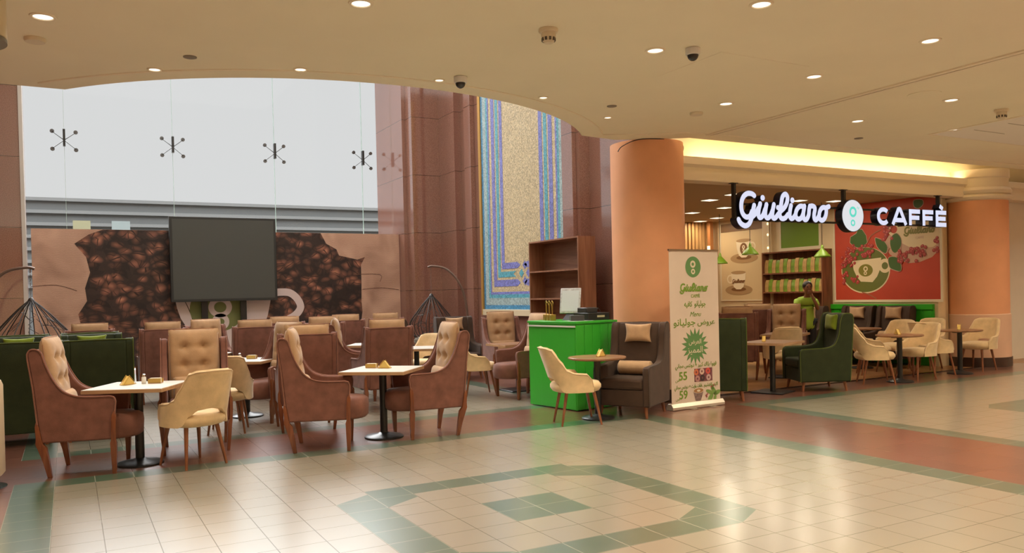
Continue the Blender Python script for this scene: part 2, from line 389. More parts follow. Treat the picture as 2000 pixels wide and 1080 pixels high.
# ------------------------------------------------------------ ATRIUM WALLS (polished granite) right side, stepped pilasters
prof=[(6.80,11.0),(6.80,9.29),(6.885,9.29),(6.885,8.93),(7.54,8.93),(7.54,8.11),(7.70,8.11),(7.70,3.53),(7.91,3.53),(7.91,1.9)]
wr=MB()
for a,b in zip(prof,prof[1:]): wr.quad((a[0],a[1],0),(b[0],b[1],0),(b[0],b[1],11),(a[0],a[1],11))
struct('wall_right',wr,gran,smooth=0)
w2=MB(); w2.box(7.60,7.70,7.45,7.75,0,11); w2.box(7.62,7.70,3.62,3.95,0,11)
struct('trim_9',w2,gran,bev=.004)
# left pier
struct('wall_left_pier',MB().box(-14,-.55,9.3,11.2,0,11),gran,smooth=0)
struct('trim_10',MB().box(-.56,-.50,9.28,9.6,0,11),mat('daylit_stone',(.6,.55,.5),.3))  # pier edge strip, window light on the reveal put into its pale colour
struct('wall_left',MB().box(-14,-13.8,-16,12,0,11),cream)
struct('ceiling_atrium',MB().box(-14,8,.9,11.3,11,11.2),ceilm)
wf=MB(); wf.box(-14,8,1.3,1.5,CEIL+.7,8)
struct('wall_above_soffit',MB().quad((-14,1.15,4.3),(.17,1.12,4.3),(.17,1.12,11),(-14,1.15,11)),cream)
ws=MB(); m_=len(arc); ws.add([(x,y,4.3) for x,y in arc+[(7.91,1.2)]]+[(x,y,11) for x,y in arc+[(7.91,1.2)]],[(i,i+1,m_+1+i+1,m_+1+i) for i in range(m_)])
struct('wall_above_curve',ws,cream)
# mall beyond the camera
struct('wall_back',MB().box(-14,22,-16.2,-16,0,4.4),cream)
struct('wall_right_mall',MB().box(21.8,22,-16,2,0,4.4),cream)
struct('wall_right_of_cafe',MB().box(14.9,22,1.5,1.65,0,3.3),whitep)
# ------------------------------------------------------------ WINDOW WALL
YG=11.0
pan=[(-0.523,4.555),(0.157,4.598),(2.198,4.727),(4.349,4.863),(6.423,4.995),(6.902,5.025)]
xp=[-.6]+[p[0] for p in pan[1:]]
xp[-1]=6.8
for i in range(5):
    s=struct('window_%d'%(i+1),MB().box(xp[i]+.006,xp[i+1]-.006,YG,YG+.012,.0,11),glassm,smooth=0)
for i,x in enumerate(xp[1:-1]):
    struct('window_edge_%d'%(i+1),MB().box(x-.003,x+.003,YG-.03,YG+.014,0,11),glassedge)
fit=[(0.155,4.854),(2.138,4.852),(4.253,4.854),(6.259,4.822)]
fx=[a[0] for a in fit]; fz=[a[1] for a in fit]
desc=['above the first glass joint from the stone pier','above the left part of the big screen','above the right edge of the big screen','nearest the granite corner']
for i in range(4):
    t=thing('spider_fitting','four-armed steel glass fitting with dark bar, '+desc[i],'glass fitting',(xp[i+1],YG-.02,fz[i]),0,'spider glass fittings on the window')
    x=0.0
    for sx in (-1,1):
        for sz in (-1,1):
            a=MB(); a.tube([(x,-.07,0),(x+sx*.21,-.04,sz*.17)],.007,6); a.ob('arm',black,t)
            b=MB(); b.lathe([(0,0),(.04,0),(.04,.03),(.02,.04),(0,.04)],0,0,16); b.xf(Matrix.Translation((x+sx*.21,-.04,sz*.18))@Matrix.Rotation(-PI/2,4,'X')); b.ob('clamp_disc',mat('steel_dark',(.12,.12,.12),.4,.6),t)
    MB().box(-.022,.022,-.12,-.02,-.12,.22).ob('bar',black,t)
# outside: dark louvred building under the bright sky
bz=[(4.972,5.399),(11.240,5.457)]
zt=bz[0][1]
ob_=thing('neighbouring_building','long low grey louvred building outside the glass wall','building',(4,26,0))
MB().box(-30,50,0,6,-3,zt).ob('facade',mat('louvre_grey',(.035,.038,.038),.7,var=.15,scale=1,stretch=(.05,1,6)),ob_)
sl=MB()
for k in range(9): sl.box(-30,50,-.12,0,1.7+k*.45,1.82+k*.45)
sl.ob('louvres',mat('louvre_slats',(.055,.058,.058),.6),ob_)
struct('ground_outside',MB().quad((-40,11.5,-.05),(60,11.5,-.05),(60,60,-.05),(-40,60,-.05)),mat('outdoor_paving',(.2,.19,.17),.8))
for nm,pp,c,lab in (('shop_sign',[(0.355,4.422),(0.895,4.096)],(.10,.095,.05),'small pale yellow board outside beyond the glass above the bean mural'),('shop_sign',[(1.562,4.432),(2.143,4.118)],(.085,.105,.105),'small pale blue board outside beyond the glass above the bean mural')):
    (ax,az),(bx,bz_)=pp; tag(MB().box(ax,bx,23.9,24,bz_-.3,az).box((ax+bx)/2-.05,(ax+bx)/2+.05,23.95,24,-.05,bz_-.3).ob(nm,mat(lab[:20],c,.6)),lab,'sign')
# ------------------------------------------------------------ MURAL BOARD with coffee beans
YP=9.6
mc=[(-0.429,2.951),(6.790,2.954)]
MX0,MX1=mc[0][0],mc[1][0]; MZ=(mc[0][1]+mc[1][1])/2
mural=thing('mural_board','long printed board of coffee beans, sackcloth and a white cup below the window','mural',(0,YP,0))
burlap=bpy.data.materials.new('printed_sackcloth'); burlap.use_nodes=True; N,L=nt(burlap); b=N['Principled BSDF']
tc=N.new('ShaderNodeTexCoord'); w1=N.new('ShaderNodeTexWave'); w1.inputs['Scale'].default_value=14; w1.inputs['Distortion'].default_value=7; w1.bands_direction='Z'; w1.inputs['Detail'].default_value=3
n1=N.new('ShaderNodeTexNoise'); n1.inputs['Scale'].default_value=1.2; n1.inputs['Distortion'].default_value=.8; L.new(tc.outputs['Object'],w1.inputs[0]); L.new(tc.outputs['Object'],n1.inputs[0])
ad=N.new('ShaderNodeMath'); ad.operation='MULTIPLY_ADD'; ad.inputs[1].default_value=.22; L.new(w1.outputs[0],ad.inputs[0]); L.new(n1.outputs[0],ad.inputs[2])
r=N.new('ShaderNodeValToRGB'); r.color_ramp.elements[0].position=.3; r.color_ramp.elements[0].color=(.27,.14,.095,1); r.color_ramp.elements[1].position=.85; r.color_ramp.elements[1].color=(.62,.39,.28,1)
L.new(ad.outputs[0],r.inputs[0]); L.new(r.outputs[0],b.inputs['Base Color']); b.inputs['Roughness'].default_value=.5
bg=MB().box(MX0,MX1,0,.05,.25,MZ); bg.ob('board',burlap,mural)
beans=bpy.data.materials.new('printed_coffee_beans'); beans.use_nodes=True; N,L=nt(beans); b=N['Principled BSDF']
tc=N.new('ShaderNodeTexCoord'); ns=N.new('ShaderNodeTexNoise'); ns.inputs['Scale'].default_value=2.5
L.new(tc.outputs['Object'],ns.inputs[0])
vm=N.new('ShaderNodeVectorMath'); vm.operation='SCALE'; vm.inputs['Scale'].default_value=.25; L.new(ns.outputs['Color'],vm.inputs[0])
va=N.new('ShaderNodeVectorMath'); va.operation='ADD'; L.new(tc.outputs['Object'],va.inputs[0]); L.new(vm.outputs[0],va.inputs[1])
mp=N.new('ShaderNodeMapping'); mp.inputs['Scale'].default_value=(1,.01,1.35); mp.inputs['Rotation'].default_value=(0,.35,0); L.new(va.outputs[0],mp.inputs[0])
vo=N.new('ShaderNodeTexVoronoi'); vo.inputs['Scale'].default_value=5.2; vo.inputs['Randomness'].default_value=.9; L.new(mp.outputs[0],vo.inputs[0])
r=N.new('ShaderNodeValToRGB'); e=r.color_ramp.elements; e[0].position=0; e[0].color=(.40,.17,.095,1); e[1].position=.62; e[1].color=(.022,.011,.009,1); k=e.new(.33); k.color=(.15,.058,.036,1)
L.new(vo.outputs['Distance'],r.inputs[0])
# crease down each bean
sp=N.new('ShaderNodeSeparateXYZ'); sb=N.new('ShaderNodeVectorMath'); sb.operation='SUBTRACT'
L.new(mp.outputs[0],sb.inputs[0]); L.new(vo.outputs['Position'],sb.inputs[1]); 
dt=N.new('ShaderNodeVectorMath'); dt.operation='DOT_PRODUCT'; L.new(sb.outputs[0],dt.inputs[0])
cc=N.new('ShaderNodeVectorMath'); cc.operation='SUBTRACT'; L.new(vo.outputs['Color'],cc.inputs[0]); cc.inputs[1].default_value=(.5,.5,.5); nn=N.new('ShaderNodeVectorMath'); nn.operation='NORMALIZE'; L.new(cc.outputs[0],nn.inputs[0]); L.new(nn.outputs[0],dt.inputs[1])
ab=N.new('ShaderNodeMath'); ab.operation='ABSOLUTE'; L.new(dt.outputs['Value'],ab.inputs[0])
lt=N.new('ShaderNodeMath'); lt.operation='LESS_THAN'; L.new(ab.outputs[0],lt.inputs[0]); lt.inputs[1].default_value=.007
mm=N.new('ShaderNodeMix'); mm.data_type='RGBA'; L.new(lt.outputs[0],mm.inputs[0]); L.new(r.outputs[0],mm.inputs[6]); mm.inputs[7].default_value=(.035,.012,.008,1)
hv=N.new('ShaderNodeVectorMath'); hv.operation='SCALE'; L.new(mm.outputs[2],hv.inputs[0])
sv=N.new('ShaderNodeSeparateXYZ'); L.new(vo.outputs['Color'],sv.inputs[0]); ml=N.new('ShaderNodeMath'); ml.operation='MULTIPLY_ADD'; ml.inputs[1].default_value=1.2; ml.inputs[2].default_value=.45; L.new(sv.outputs[0],ml.inputs[0]); L.new(ml.outputs[0],hv.inputs['Scale'])
L.new(hv.outputs[0],b.inputs['Base Color']); b.inputs['Roughness'].default_value=.5
BL=[(0.763,2.940),(0.517,2.852),(0.272,2.674),(0.462,2.423),(0.523,2.130),(0.429,1.828),(0.457,1.584),(0.304,1.335),(0.341,1.130),(0.525,0.878)]
BR=[(4.986,2.943),(5.104,2.722),(5.328,2.600),(5.382,2.466),(5.798,2.376),(5.976,2.433),(5.877,2.262),(5.878,1.851),(5.867,1.452),(5.885,1.223),(5.842,0.951),(5.775,0.634)]
BL=[(max(a,MX0+.01),min(z,MZ-.004)) for a,z in BL]; BR=[(a,min(z,MZ-.004)) for a,z in BR]
BL[0]=(BL[0][0],MZ-.002); BR[0]=(BR[0][0],MZ-.002)
bp_=[(BL[-1][0],.27)]+BL[::-1]+BR+[(BR[-1][0],.27)]
x=MB(); shape(x,bp_,-.003); x.ob('bean_print',beans,mural,smooth=0)
cup=[(2.012,1.833),(2.023,1.525),(2.048,1.392),(2.109,1.195),(2.247,0.953),(2.473,0.704),(2.743,0.461),(3.246,0.433),(3.542,0.695),(3.726,0.945),(3.818,1.211),(3.878,1.490),(3.929,1.802)]
cupw=mat('printed_white',(.62,.50,.47),.5); olive=mat('printed_olive',(.155,.17,.05),.5)
x=MB(); shape(x,cup,-.005); x.ob('cup_print',cupw,mural,smooth=0)
hd=[(3.946,1.672),(4.096,1.686),(4.290,1.666),(4.439,1.542),(4.510,1.364),(4.419,1.213),(4.231,1.099),(3.993,1.021),(3.726,0.945)]
x=MB(); ribbon(x,hd,.155,-.006,-.006,False,6,True); x.ob('handle_print',cupw,mural,smooth=0)
cc_=[(2.817,1.369),(3.353,1.354),(2.818,1.401),(3.028,1.395),(2.928,1.398),(2.811,1.149),(2.961,1.144),(2.881,1.147)]
x=MB(); disc(x,cc_[0][0],cc_[0][1],cc_[1][0]-cc_[0][0],.47,-.007,-.007,40,True); x.ob('logo_circle',olive,mural,smooth=0)
x=MB(); annulus(x,cc_[2][0]+.05,cc_[2][1],.21,.11,-.009,-.009,1.1); annulus(x,cc_[2][0]+.05,cc_[2][1]-.30,.17,.075,-.009,-.009,1.0); x.ob('logo_rings',cupw,mural,smooth=0)
ln=[(2.204,1.521),(2.295,1.292),(2.400,0.895)]
x=MB(); ribbon(x,ln,.014,-.006,-.006,False,3,True); x.ob('crease_line',darksk,mural,smooth=0)
for q in ([(-0.458,1.872),(-0.045,1.894),(0.290,1.782)],[(5.898,1.714),(6.342,1.741),(6.756,1.688)],[(5.695,2.047),(6.313,2.042),(6.309,1.880)]):
    x=MB(); ribbon(x,q,.012,-.004,-.004,False,3,True); x.ob('sack_fold',mat('fold_brown',(.14,.06,.04),.6),mural,smooth=0)
# ------------------------------------------------------------ BIG SCREEN on two posts
YS=9.35
sc4=[(1.920,3.226),(3.990,3.207),(3.961,1.498),(1.912,1.548)]
tx0,tx1=(sc4[0][0]+sc4[3][0])/2,(sc4[1][0]+sc4[2][0])/2; tz1=(sc4[0][1]+sc4[1][1])/2; tz0=(sc4[2][1]+sc4[3][1])/2
tv=thing('big_screen','large switched-off dark screen standing on two posts before the bean mural','screen',(0,YS,0))
MB().box(tx0,tx1,0,.10,tz0,tz1).ob('casing',mat('screen_casing',(.02,.021,.02),.5),tv,bev=.01)
MB().box(tx0+.05,tx1-.05,-.004,.0,tz0+.05,tz1-.05).ob('display',mat('dark_display',(.075,.078,.07),.55,spec=.25),tv)
for q in (400.5,476.5):
    xx={400.5:[(2.550,1.409)],476.5:[(3.305,1.388)]}[q][0][0]
    MB().box(xx-.06,xx+.06,.10,.16,0,tz1-.3).ob('post',black,tv)
# ------------------------------------------------------------ MOSAIC PANEL on the right granite wall
XM=7.66
mq=[(7.166,3.390),(7.091,1.240),(3.890,3.036),(5.507,1.199)]
my1=[(7.067,1.694)][0][0]; my0=[(3.858,3.032)][0][0]; mz0=[(6.770,1.231)][0][1]
mo=thing('mosaic_panel','tall blue and tan mosaic panel with geometric border in a gold frame','mosaic',(XM,my1,mz0),-90)
# local: x = along wall towards the viewer's right, y = into wall, z up
MW=my1-my0; MH=6.3-mz0
def tess(name,c,c2=None,var=.35):
    m=bpy.data.materials.new(name); m.use_nodes=True; N,L=nt(m); b=N['Principled BSDF']
    tc=N.new('ShaderNodeTexCoord'); sn=N.new('ShaderNodeVectorMath'); sn.operation='SNAP'; sn.inputs[1].default_value=(.022,9,.022); L.new(tc.outputs['Object'],sn.inputs[0])
    wn=N.new('ShaderNodeTexWhiteNoise'); L.new(sn.outputs[0],wn.inputs[0])
    r=N.new('ShaderNodeValToRGB'); r.color_ramp.elements[0].color=(*[k*(1-var) for k in c],1); r.color_ramp.elements[1].color=(*[min(1,k*(1+var)) for k in (c2 or c)],1)
    L.new(wn.outputs[0],r.inputs[0]); L.new(r.outputs[0],b.inputs['Base Color']); b.inputs['Roughness'].default_value=.32; b.inputs['Specular IOR Level'].default_value=.5
    ng=N.new('ShaderNodeNewGeometry'); nv=N.new('ShaderNodeVectorMath'); nv.operation='SUBTRACT'; nv.inputs[1].default_value=(.5,.5,.5); L.new(wn.outputs['Color'],nv.inputs[0])
    ns=N.new('ShaderNodeVectorMath'); ns.operation='SCALE'; ns.inputs['Scale'].default_value=.16; L.new(nv.outputs[0],ns.inputs[0]); na=N.new('ShaderNodeVectorMath'); na.operation='ADD'; L.new(ng.outputs['Normal'],na.inputs[0]); L.new(ns.outputs[0],na.inputs[1])
    nz=N.new('ShaderNodeVectorMath'); nz.operation='NORMALIZE'; L.new(na.outputs[0],nz.inputs[0]); L.new(nz.outputs[0],b.inputs['Normal'])
    return m
tTan=tess('tesserae_tan',(.50,.40,.24)); tBlu=tess('tesserae_blue',(.07,.24,.42)); tLb=tess('tesserae_pale_blue',(.33,.42,.42)); tCy=tess('tesserae_cyan',(.10,.34,.42)); tPu=tess('tesserae_purple',(.18,.19,.47))
MB().box(0,MW,-.0,.04,0,MH).ob('field',tTan,mo)
ly=[0]
def fr_u(d0,d1,m,nm):
    x=MB(); y=-.003-.0005*len(ly); ly.append(1)
    x.box(d0,d1,y,0,d0,MH); x.box(MW-d1,MW-d0,y,0,d0,MH); x.box(d1,MW-d1,y,0,d0,d1); x.ob(nm,m,mo,smooth=0)
fr_u(0,.085,tBlu,'blue_border'); fr_u(.085,.225,tLb,'pale_border'); fr_u(.225,.295,tCy,'cyan_border'); fr_u(.295,.345,tPu,'purple_border')
def fr_l(d0,d1,m,nm,L1=1.42):
    for s in (0,1):
        f=(lambda a:a) if s==0 else (lambda a:MW-a)
        P=[(d0,d0),(L1,d0),(L1+.11*(-1 if .6<d0<.7 else 1),(d0+d1)/2),(L1,d1),(d1,d1),(d1,MH),(d0,MH)]
        P=[(f(a),b) for a,b in P]; 
        x=MB(); x.prism(P,1,-.004,0); x.ob(nm,m,mo,smooth=0)
fr_l(.45,.58,tPu,'purple_strip'); fr_l(.63,.74,tCy,'cyan_strip',1.36); fr_l(.79,.91,tPu,'purple_strip')
for (a,b,m) in ((1.70,.54,tPu),(1.57,.69,tCy),(1.70,.84,tPu),(1.83,.69,tPu)):
    x=MB(); x.prism([(a-.09,b),(a,b-.085),(a+.09,b),(a,b+.085)],1,-.004,0); x.ob('diamond',m,mo,smooth=0)
fm=MB(); fm.box(-.09,0,-.03,.04,-.12,MH); fm.box(MW,MW+.06,-.02,.04,-.12,MH); fm.ob('frame',goldp,mo,bev=.006)
MB().box(0,MW,-.05,.04,-.12,0).ob('sill',mat('pale_sill',(.62,.5,.32),.4),mo,bev=.005)
# ------------------------------------------------------------ CAFE SHOP INTERIOR
XW=14.3
struct('wall_cafe_right',MB().box(XW,XW+.3,1.55,7.7,0,3.3),mat('veined_cream_marble',(.72,.56,.33),.35,var=.12,scale=1.6))
struct('wall_cafe_pilaster',MB().box(XW+.3,15.3,1.75,1.95,0,3.3),whitep)
struct('wall_cafe_pilaster_edge',MB().box(14.62,14.78,1.62,1.8,0,3.3),mat('veined_cream_marble',(.72,.56,.33),.35))
slat=MB()
struct('wall_cafe_back',MB().box(7.96,14.4,7.6,7.8,0,3.3),mat('slat_backing',(.16,.07,.03),.6))
for k in range(44): slat.box(9.2+k*.115,9.2+k*.115+.07,7.55,7.6,0,3.2)
struct('trim_11',slat,wood_mat('slat_wood',(.42,.22,.08),(.60,.34,.13),'Z',3))
struct('trim_12',MB().box(7.96,14.3,7.5,7.56,2.15,2.25),mat('slat_rail',(.50,.30,.12),.5))
struct('wall_cafe_left',MB().box(7.95,8.05,1.9,7.7,0,3.3),cream)
struct('ceiling_cafe',MB().box(7.96,14.6,1.45,7.8,3.2,3.3),mat('cafe_ceiling_paint',(.50,.36,.22),.7))
# green panelled wainscot
gp=MB().box(XW-.04,XW,1.62,4.0,0,1.06); 
for k in range(14): gp.box(XW-.048,XW-.04,1.66+k*.17,1.66+k*.17+.15,.06,1.05)
gp.box(XW-.07,XW,1.62,4.0,1.06,1.16)
struct('wall_cafe_wainscot',gp,mat('bright_green_paint',(.03,.36,.012),.4),bev=.003)
# lit wall strip lamps at the corner
def wallpic(name,label,cat,px0,px1,ztop,zbot,depth=.03):
    pass
cafe_t=lambda y,z,n=.02:(XW-n,y,z)
# cup picture panel
cq=[(7.179,2.917),(5.822,2.906),(5.864,1.269),(7.225,1.270)]
y1,y0=cq[0][0],cq[1][0]; zt_=(cq[0][1]+cq[1][1])/2; zb_=(cq[2][1]+cq[3][1])/2
def cup_art(par,cx,cz,s,mw,ms,handle=1,y=-.012,shade=None):
    x=MB(); disc(x,cx,cz-.13*s,.62*s,.17*s,y,y,36,True); x.ob('saucer_print',ms,par,smooth=0)
    x=MB(); disc(x,cx,cz-.11*s,.34*s,.07*s,y-.001,y-.001,30,True); x.ob('saucer_well_print',shade or mw,par,smooth=0)
    x=MB(); shape(x,[(cx-.34*s,cz+.45*s),(cx-.31*s,cz+.2*s),(cx-.22*s,cz-.03*s),(cx-.1*s,cz-.11*s),(cx+.1*s,cz-.11*s),(cx+.22*s,cz-.03*s),(cx+.31*s,cz+.2*s),(cx+.34*s,cz+.45*s)],y-.002); x.ob('cup_print',mw,par,smooth=0)
    x=MB(); disc(x,cx,cz+.45*s,.34*s,.06*s,y-.003,y-.003,30,True); x.ob('cup_mouth_print',ms,par,smooth=0)
    x=MB(); annulus(x,cx+handle*.38*s,cz+.24*s,.15*s,.10*s,y-.0015,y-.0015); x.ob('handle_print',mw,par,smooth=0)
cw=mat('print_cream',(.82,.68,.46),.5); cs=mat('print_beige_shadow',(.42,.26,.12),.5); cdk=mat('print_brown',(.20,.09,.03),.5)
pc=thing('cup_poster','tall cream wall poster with two coffee cups, one above the other','poster',(XW,y1,0),-90)
W_=y1-y0
MB().box(0,W_,-.02,0,zb_,zt_).ob('panel',mat('poster_cream',(.68,.50,.27),.5),pc)
MB().box(0,W_,-.02,0,zt_+.01,3.12).ob('header_band',mat('poster_brown_band',(.21,.11,.04),.5),pc)
fr_=MB(); fr_.box(-.03,0,-.03,0,zb_,3.12); fr_.box(W_,W_+.03,-.03,0,zb_,3.12); fr_.box(-.03,W_+.03,-.03,0,zb_-.03,zb_); fr_.ob('frame',mat('pale_frame',(.74,.62,.42),.4),pc)
H_=zt_-zb_
cup_art(pc,W_*.56,zb_+H_*.66,.72,cw,cs,1,-.024,cdk); cup_art(pc,W_*.42,zb_+H_*.20,.72,cw,cs,-1,-.024,cdk)
x=MB(); disc(x,W_*.56,zb_+H_*.66+.13,.12,.14,-.029,-.029,30,True); x.ob('logo_circle',cdk,pc,smooth=0)
x=MB(); annulus(x,W_*.56,zb_+H_*.66+.17,.045,.02,-.031,-.031); annulus(x,W_*.56,zb_+H_*.66+.09,.035,.015,-.031,-.031); x.ob('logo_rings',cw,pc,smooth=0)
LOGO=[[(0.327,0.459),(0.281,0.484),(0.202,0.488),(0.134,0.459),(0.086,0.404),(0.061,0.326),(0.061,0.25),(0.085,0.182),(0.136,0.138),(0.193,0.133),(0.241,0.16),(0.274,0.218)],[(0.321,0.312),(0.299,0.242),(0.272,0.157),(0.249,0.087),(0.206,0.028),(0.137,0.0),(0.071,0.018),(0.025,0.051),(0.0,0.092)],[(0.272,0.134),(0.341,0.186),(0.407,0.269)],[(0.446,0.339),(0.415,0.253),(0.405,0.176),(0.425,0.134),(0.462,0.135),(0.506,0.178),(0.545,0.257)],[(0.577,0.332),(0.554,0.25),(0.549,0.172),(0.572,0.135),(0.612,0.132),(0.662,0.175),(0.702,0.246)],[(0.733,0.337),(0.705,0.239),(0.699,0.16),(0.724,0.128),(0.767,0.139),(0.826,0.195),(0.888,0.248)],[(0.817,0.293),(0.883,0.291)],[(0.888,0.248),(0.961,0.301),(1.013,0.374),(1.029,0.454),(0.999,0.503),(0.955,0.497),(0.917,0.454),(0.894,0.37),(0.87,0.283),(0.853,0.204),(0.871,0.145),(0.918,0.125),(0.979,0.144),(1.03,0.193)],[(1.103,0.334),(1.08,0.258),(1.071,0.178),(1.099,0.133),(1.146,0.144),(1.199,0.197)],[(1.372,0.326),(1.304,0.33),(1.238,0.286),(1.202,0.213),(1.214,0.15),(1.267,0.126),(1.328,0.153),(1.367,0.218),(1.395,0.315)],[(1.399,0.335),(1.376,0.25),(1.372,0.17),(1.398,0.124),(1.447,0.132),(1.49,0.197),(1.503,0.278),(1.519,0.339)],[(1.519,0.335),(1.574,0.343),(1.626,0.326),(1.633,0.282),(1.614,0.209),(1.616,0.148),(1.652,0.122),(1.7,0.162),(1.734,0.212)],[(1.891,0.321),(1.82,0.327),(1.762,0.286),(1.729,0.212),(1.735,0.148),(1.791,0.12),(1.851,0.151),(1.886,0.216),(1.896,0.282),(1.891,0.321),(1.957,0.345)],[(0.496,0.43)],[(1.131,0.416)]]
def logo(name,m,par,x0,z0,width,y=-.01,lw=.085,front=True,depth=0,slant=0):
    s=width/1.96; b=MB()
    for si,st in enumerate(LOGO):
        yy=y-(.0004*si if front else 0)
        P=[(x0+a*s+slant*z*s,z0+z*s) for a,z in st]
        if len(P)==1: disc(b,P[0][0],P[0][1],.045*s,.045*s,yy,yy+depth,16,front)
        else: ribbon(b,P,lw*s,yy,yy+depth,True,5 if not front else 4,front)
    return b.ob(name,m,par,smooth=30)
logo('logo_lettering',cdk,pc,W_*.42-.2,zb_+H_*.20+.06,.40,-.03,.1)
# white column trims between posters, green board, shelf
gq=[(5.267,2.398),(4.218,2.401)]
gy1,gy0=gq[0][0],gq[1][0]; gz=(gq[0][1]+gq[1][1])/2
gb=thing('green_wall_board','plain olive green board in a pale frame above the bag shelves','board',(XW,gy1,0),-90)
GW=gy1-gy0
MB().box(0,GW,-.02,0,gz+.02,3.16).ob('panel',mat('olive_green_paint',(.15,.26,.012),.5),gb)
f=MB(); f.box(-.05,0,-.03,0,gz+.02,3.16); f.box(GW,GW+.05,-.03,0,gz+.02,3.16); f.box(-.05,GW+.05,-.03,0,gz-.05,gz+.02); f.ob('frame',MATS['pale_frame'],gb)
for q,yy in enumerate(([(5.628,2.619)][0][0],)):
    struct('trim_13',MB().box(XW-.08,XW,yy-.12,yy+.12,0,3.2),MATS['veined_cream_marble'])
    wl=thing('wall_lamp_strip','slim vertical wall strip with small lit lamps beside the green board','lamp',(XW-.09,yy-.05,0),0)
    MB().box(-.01,0,-.03,.03,1.9,3.1).ob('strip',MATS['pale_frame'],wl)
    for z in (2.15,2.45,2.75,3.0): MB().blob((-.02,0,z),(.02,.02,.03)).ob('bulb',mat('warm_bulb',(1,.8,.5),.5,emit=(1,.72,.35),es=2.2),wl)
# corner column with lamps
cl=[(7.306,2.356)][0][0]
wl=thing('wall_lamp_strip','copper vertical strip with glowing lamps in the far corner of the shop','lamp',(XW-.25,cl-.0,0),0)
MB().box(-.05,.05,-.05,.05,0,3.2).ob('strip',mat('copper_strip',(.5,.22,.08),.35,.4),wl)
for z in (.9,1.25,1.7,2.1,2.5): MB().box(-.07,-.05,-.04,.04,z,z+.1).ob('bulb',MATS['warm_bulb'],wl)
# red poster
rq=[(3.805,2.171),(1.479,2.048),(1.493,1.249)]
ry1,ry0=rq[0][0],rq[1][0]; rz0=1.25; RW=ry1-ry0
rp=thing('red_poster','large red poster of coffee cups with holly leaves and berries','poster',(XW,ry1,0),-90)
MB().box(0,RW,-.02,0,rz0,3.19).ob('panel',mat('poster_red',(.50,.052,.018),.55,var=.12,scale=1.2),rp)
f=MB(); f.box(-.04,0,-.03,0,rz0,3.19); f.box(RW,RW+.04,-.03,0,rz0,3.19); f.box(-.04,RW+.04,-.03,0,rz0-.05,rz0); f.ob('frame',MATS['pale_frame'],rp)
def rpp(*P): return P
def RPX(L): return [(ry1-a,z) for a,z in L]
pw=mat('print_ivory',(.74,.58,.34),.5); pg=mat('print_dark_green',(.05,.11,.012),.5); pg2=mat('print_olive_saucer',(.13,.14,.02),.5); pb=mat('print_berry_red',(.33,.035,.03),.45); pk=mat('print_pink',(.55,.33,.22),.5)
# big cup and saucer at the upper right
q=RPX([(2.660,2.333),(2.543,2.506),(2.353,2.541),(1.512,2.476),(1.473,2.407),(1.476,2.190),(1.640,2.038),(1.900,1.954),(2.113,1.945),(2.329,2.014),(2.516,2.133)])
x=MB(); shape(x,q,-.022); x.ob('saucer_print',pk,rp,smooth=0)
q=RPX([(2.359,2.790),(2.331,2.540),(2.258,2.337),(2.107,2.258),(1.844,2.212),(1.617,2.227),(1.484,2.304),(1.478,2.709)])
x=MB(); shape(x,q,-.024); x.ob('cup_print',pw,rp,smooth=0)
q=RPX([(2.429,2.617)]); x=MB(); annulus(x,q[0][0],q[0][1],.13,.075,-.023,-.023); x.ob('handle_print',pw,rp,smooth=0)
q=RPX([(2.200,2.500),(1.563,2.404)]); logo('logo_lettering',mat('print_olive_letters',(.20,.17,.015),.5),rp,q[0][0],q[0][1]-.03,q[1][0]-q[0][0],-.027,.1,slant=-.04)
text('small_lettering','CAFFÈ',.06,pk,rp,((q[0][0]+q[1][0])/2,-.027,q[0][1]-.10))
# small cup with round saucer at lower left
q=RPX([(3.091,1.844),(2.523,1.802),(3.100,1.378)])
sx,sz=q[0]; srx=q[1][0]-q[0][0]; srz=q[0][1]-q[2][1]
x=MB(); disc(x,sx,sz,srx,srz,-.022,-.022,48,True); x.ob('saucer_rim_print',pw,rp,smooth=0)
x=MB(); disc(x,sx,sz+.01,srx*.965,srz*.965,-.024,-.024,48,True); x.ob('saucer_print',pg2,rp,smooth=0)
q=RPX([(3.391,2.044),(3.358,1.864),(3.287,1.725),(3.192,1.618),(2.918,1.601),(2.810,1.711),(2.738,1.861),(2.711,2.083)])
x=MB(); shape(x,q,-.026); x.ob('cup_print',pw,rp,smooth=0)
q=RPX([(2.634,1.918),(2.521,1.913)]); x=MB(); annulus(x,q[0][0],q[0][1],.14,.07,-.025,-.025); x.ob('handle_print',pw,rp,smooth=0)
q=RPX([(3.073,1.843),(2.907,1.837),(3.072,1.874),(3.080,1.786)])
x=MB(); disc(x,q[0][0],q[0][1],q[1][0]-q[0][0],.125,-.028,-.028,30,True); x.ob('logo_circle',MATS['print_olive_letters'],rp,smooth=0)
x=MB(); annulus(x,q[2][0],q[2][1],.052,.026,-.03,-.03); annulus(x,q[3][0],q[3][1],.038,.017,-.03,-.03); x.ob('logo_rings',pw,rp,smooth=0)
def leaf(px,spiky=False):
    q=RPX(px); q=[(a.x,a.y) for a in smooth_line(q,3,True)] if not spiky else q; x=MB(); shape(x,q,-.030); x.ob('leaf_print',pg,rp,smooth=0)
    x=MB(); ribbon(x,q+[q[0]],.012,-.031,-.031,False,1,True); x.ob('leaf_edge_print',pk,rp,smooth=0)
leaf([(3.281,2.603),(3.418,2.540),(3.433,2.425),(3.360,2.357),(3.263,2.310),(3.106,2.300),(3.020,2.408),(3.041,2.543),(3.134,2.675),(3.231,2.693)],True)
leaf([(2.842,2.477),(2.810,2.322),(2.720,2.215),(2.606,2.158),(2.559,2.276),(2.636,2.402),(2.749,2.461)])
leaf([(2.364,2.542),(2.476,2.481),(2.512,2.353),(2.470,2.201),(2.382,2.156),(2.270,2.278),(2.267,2.436)])
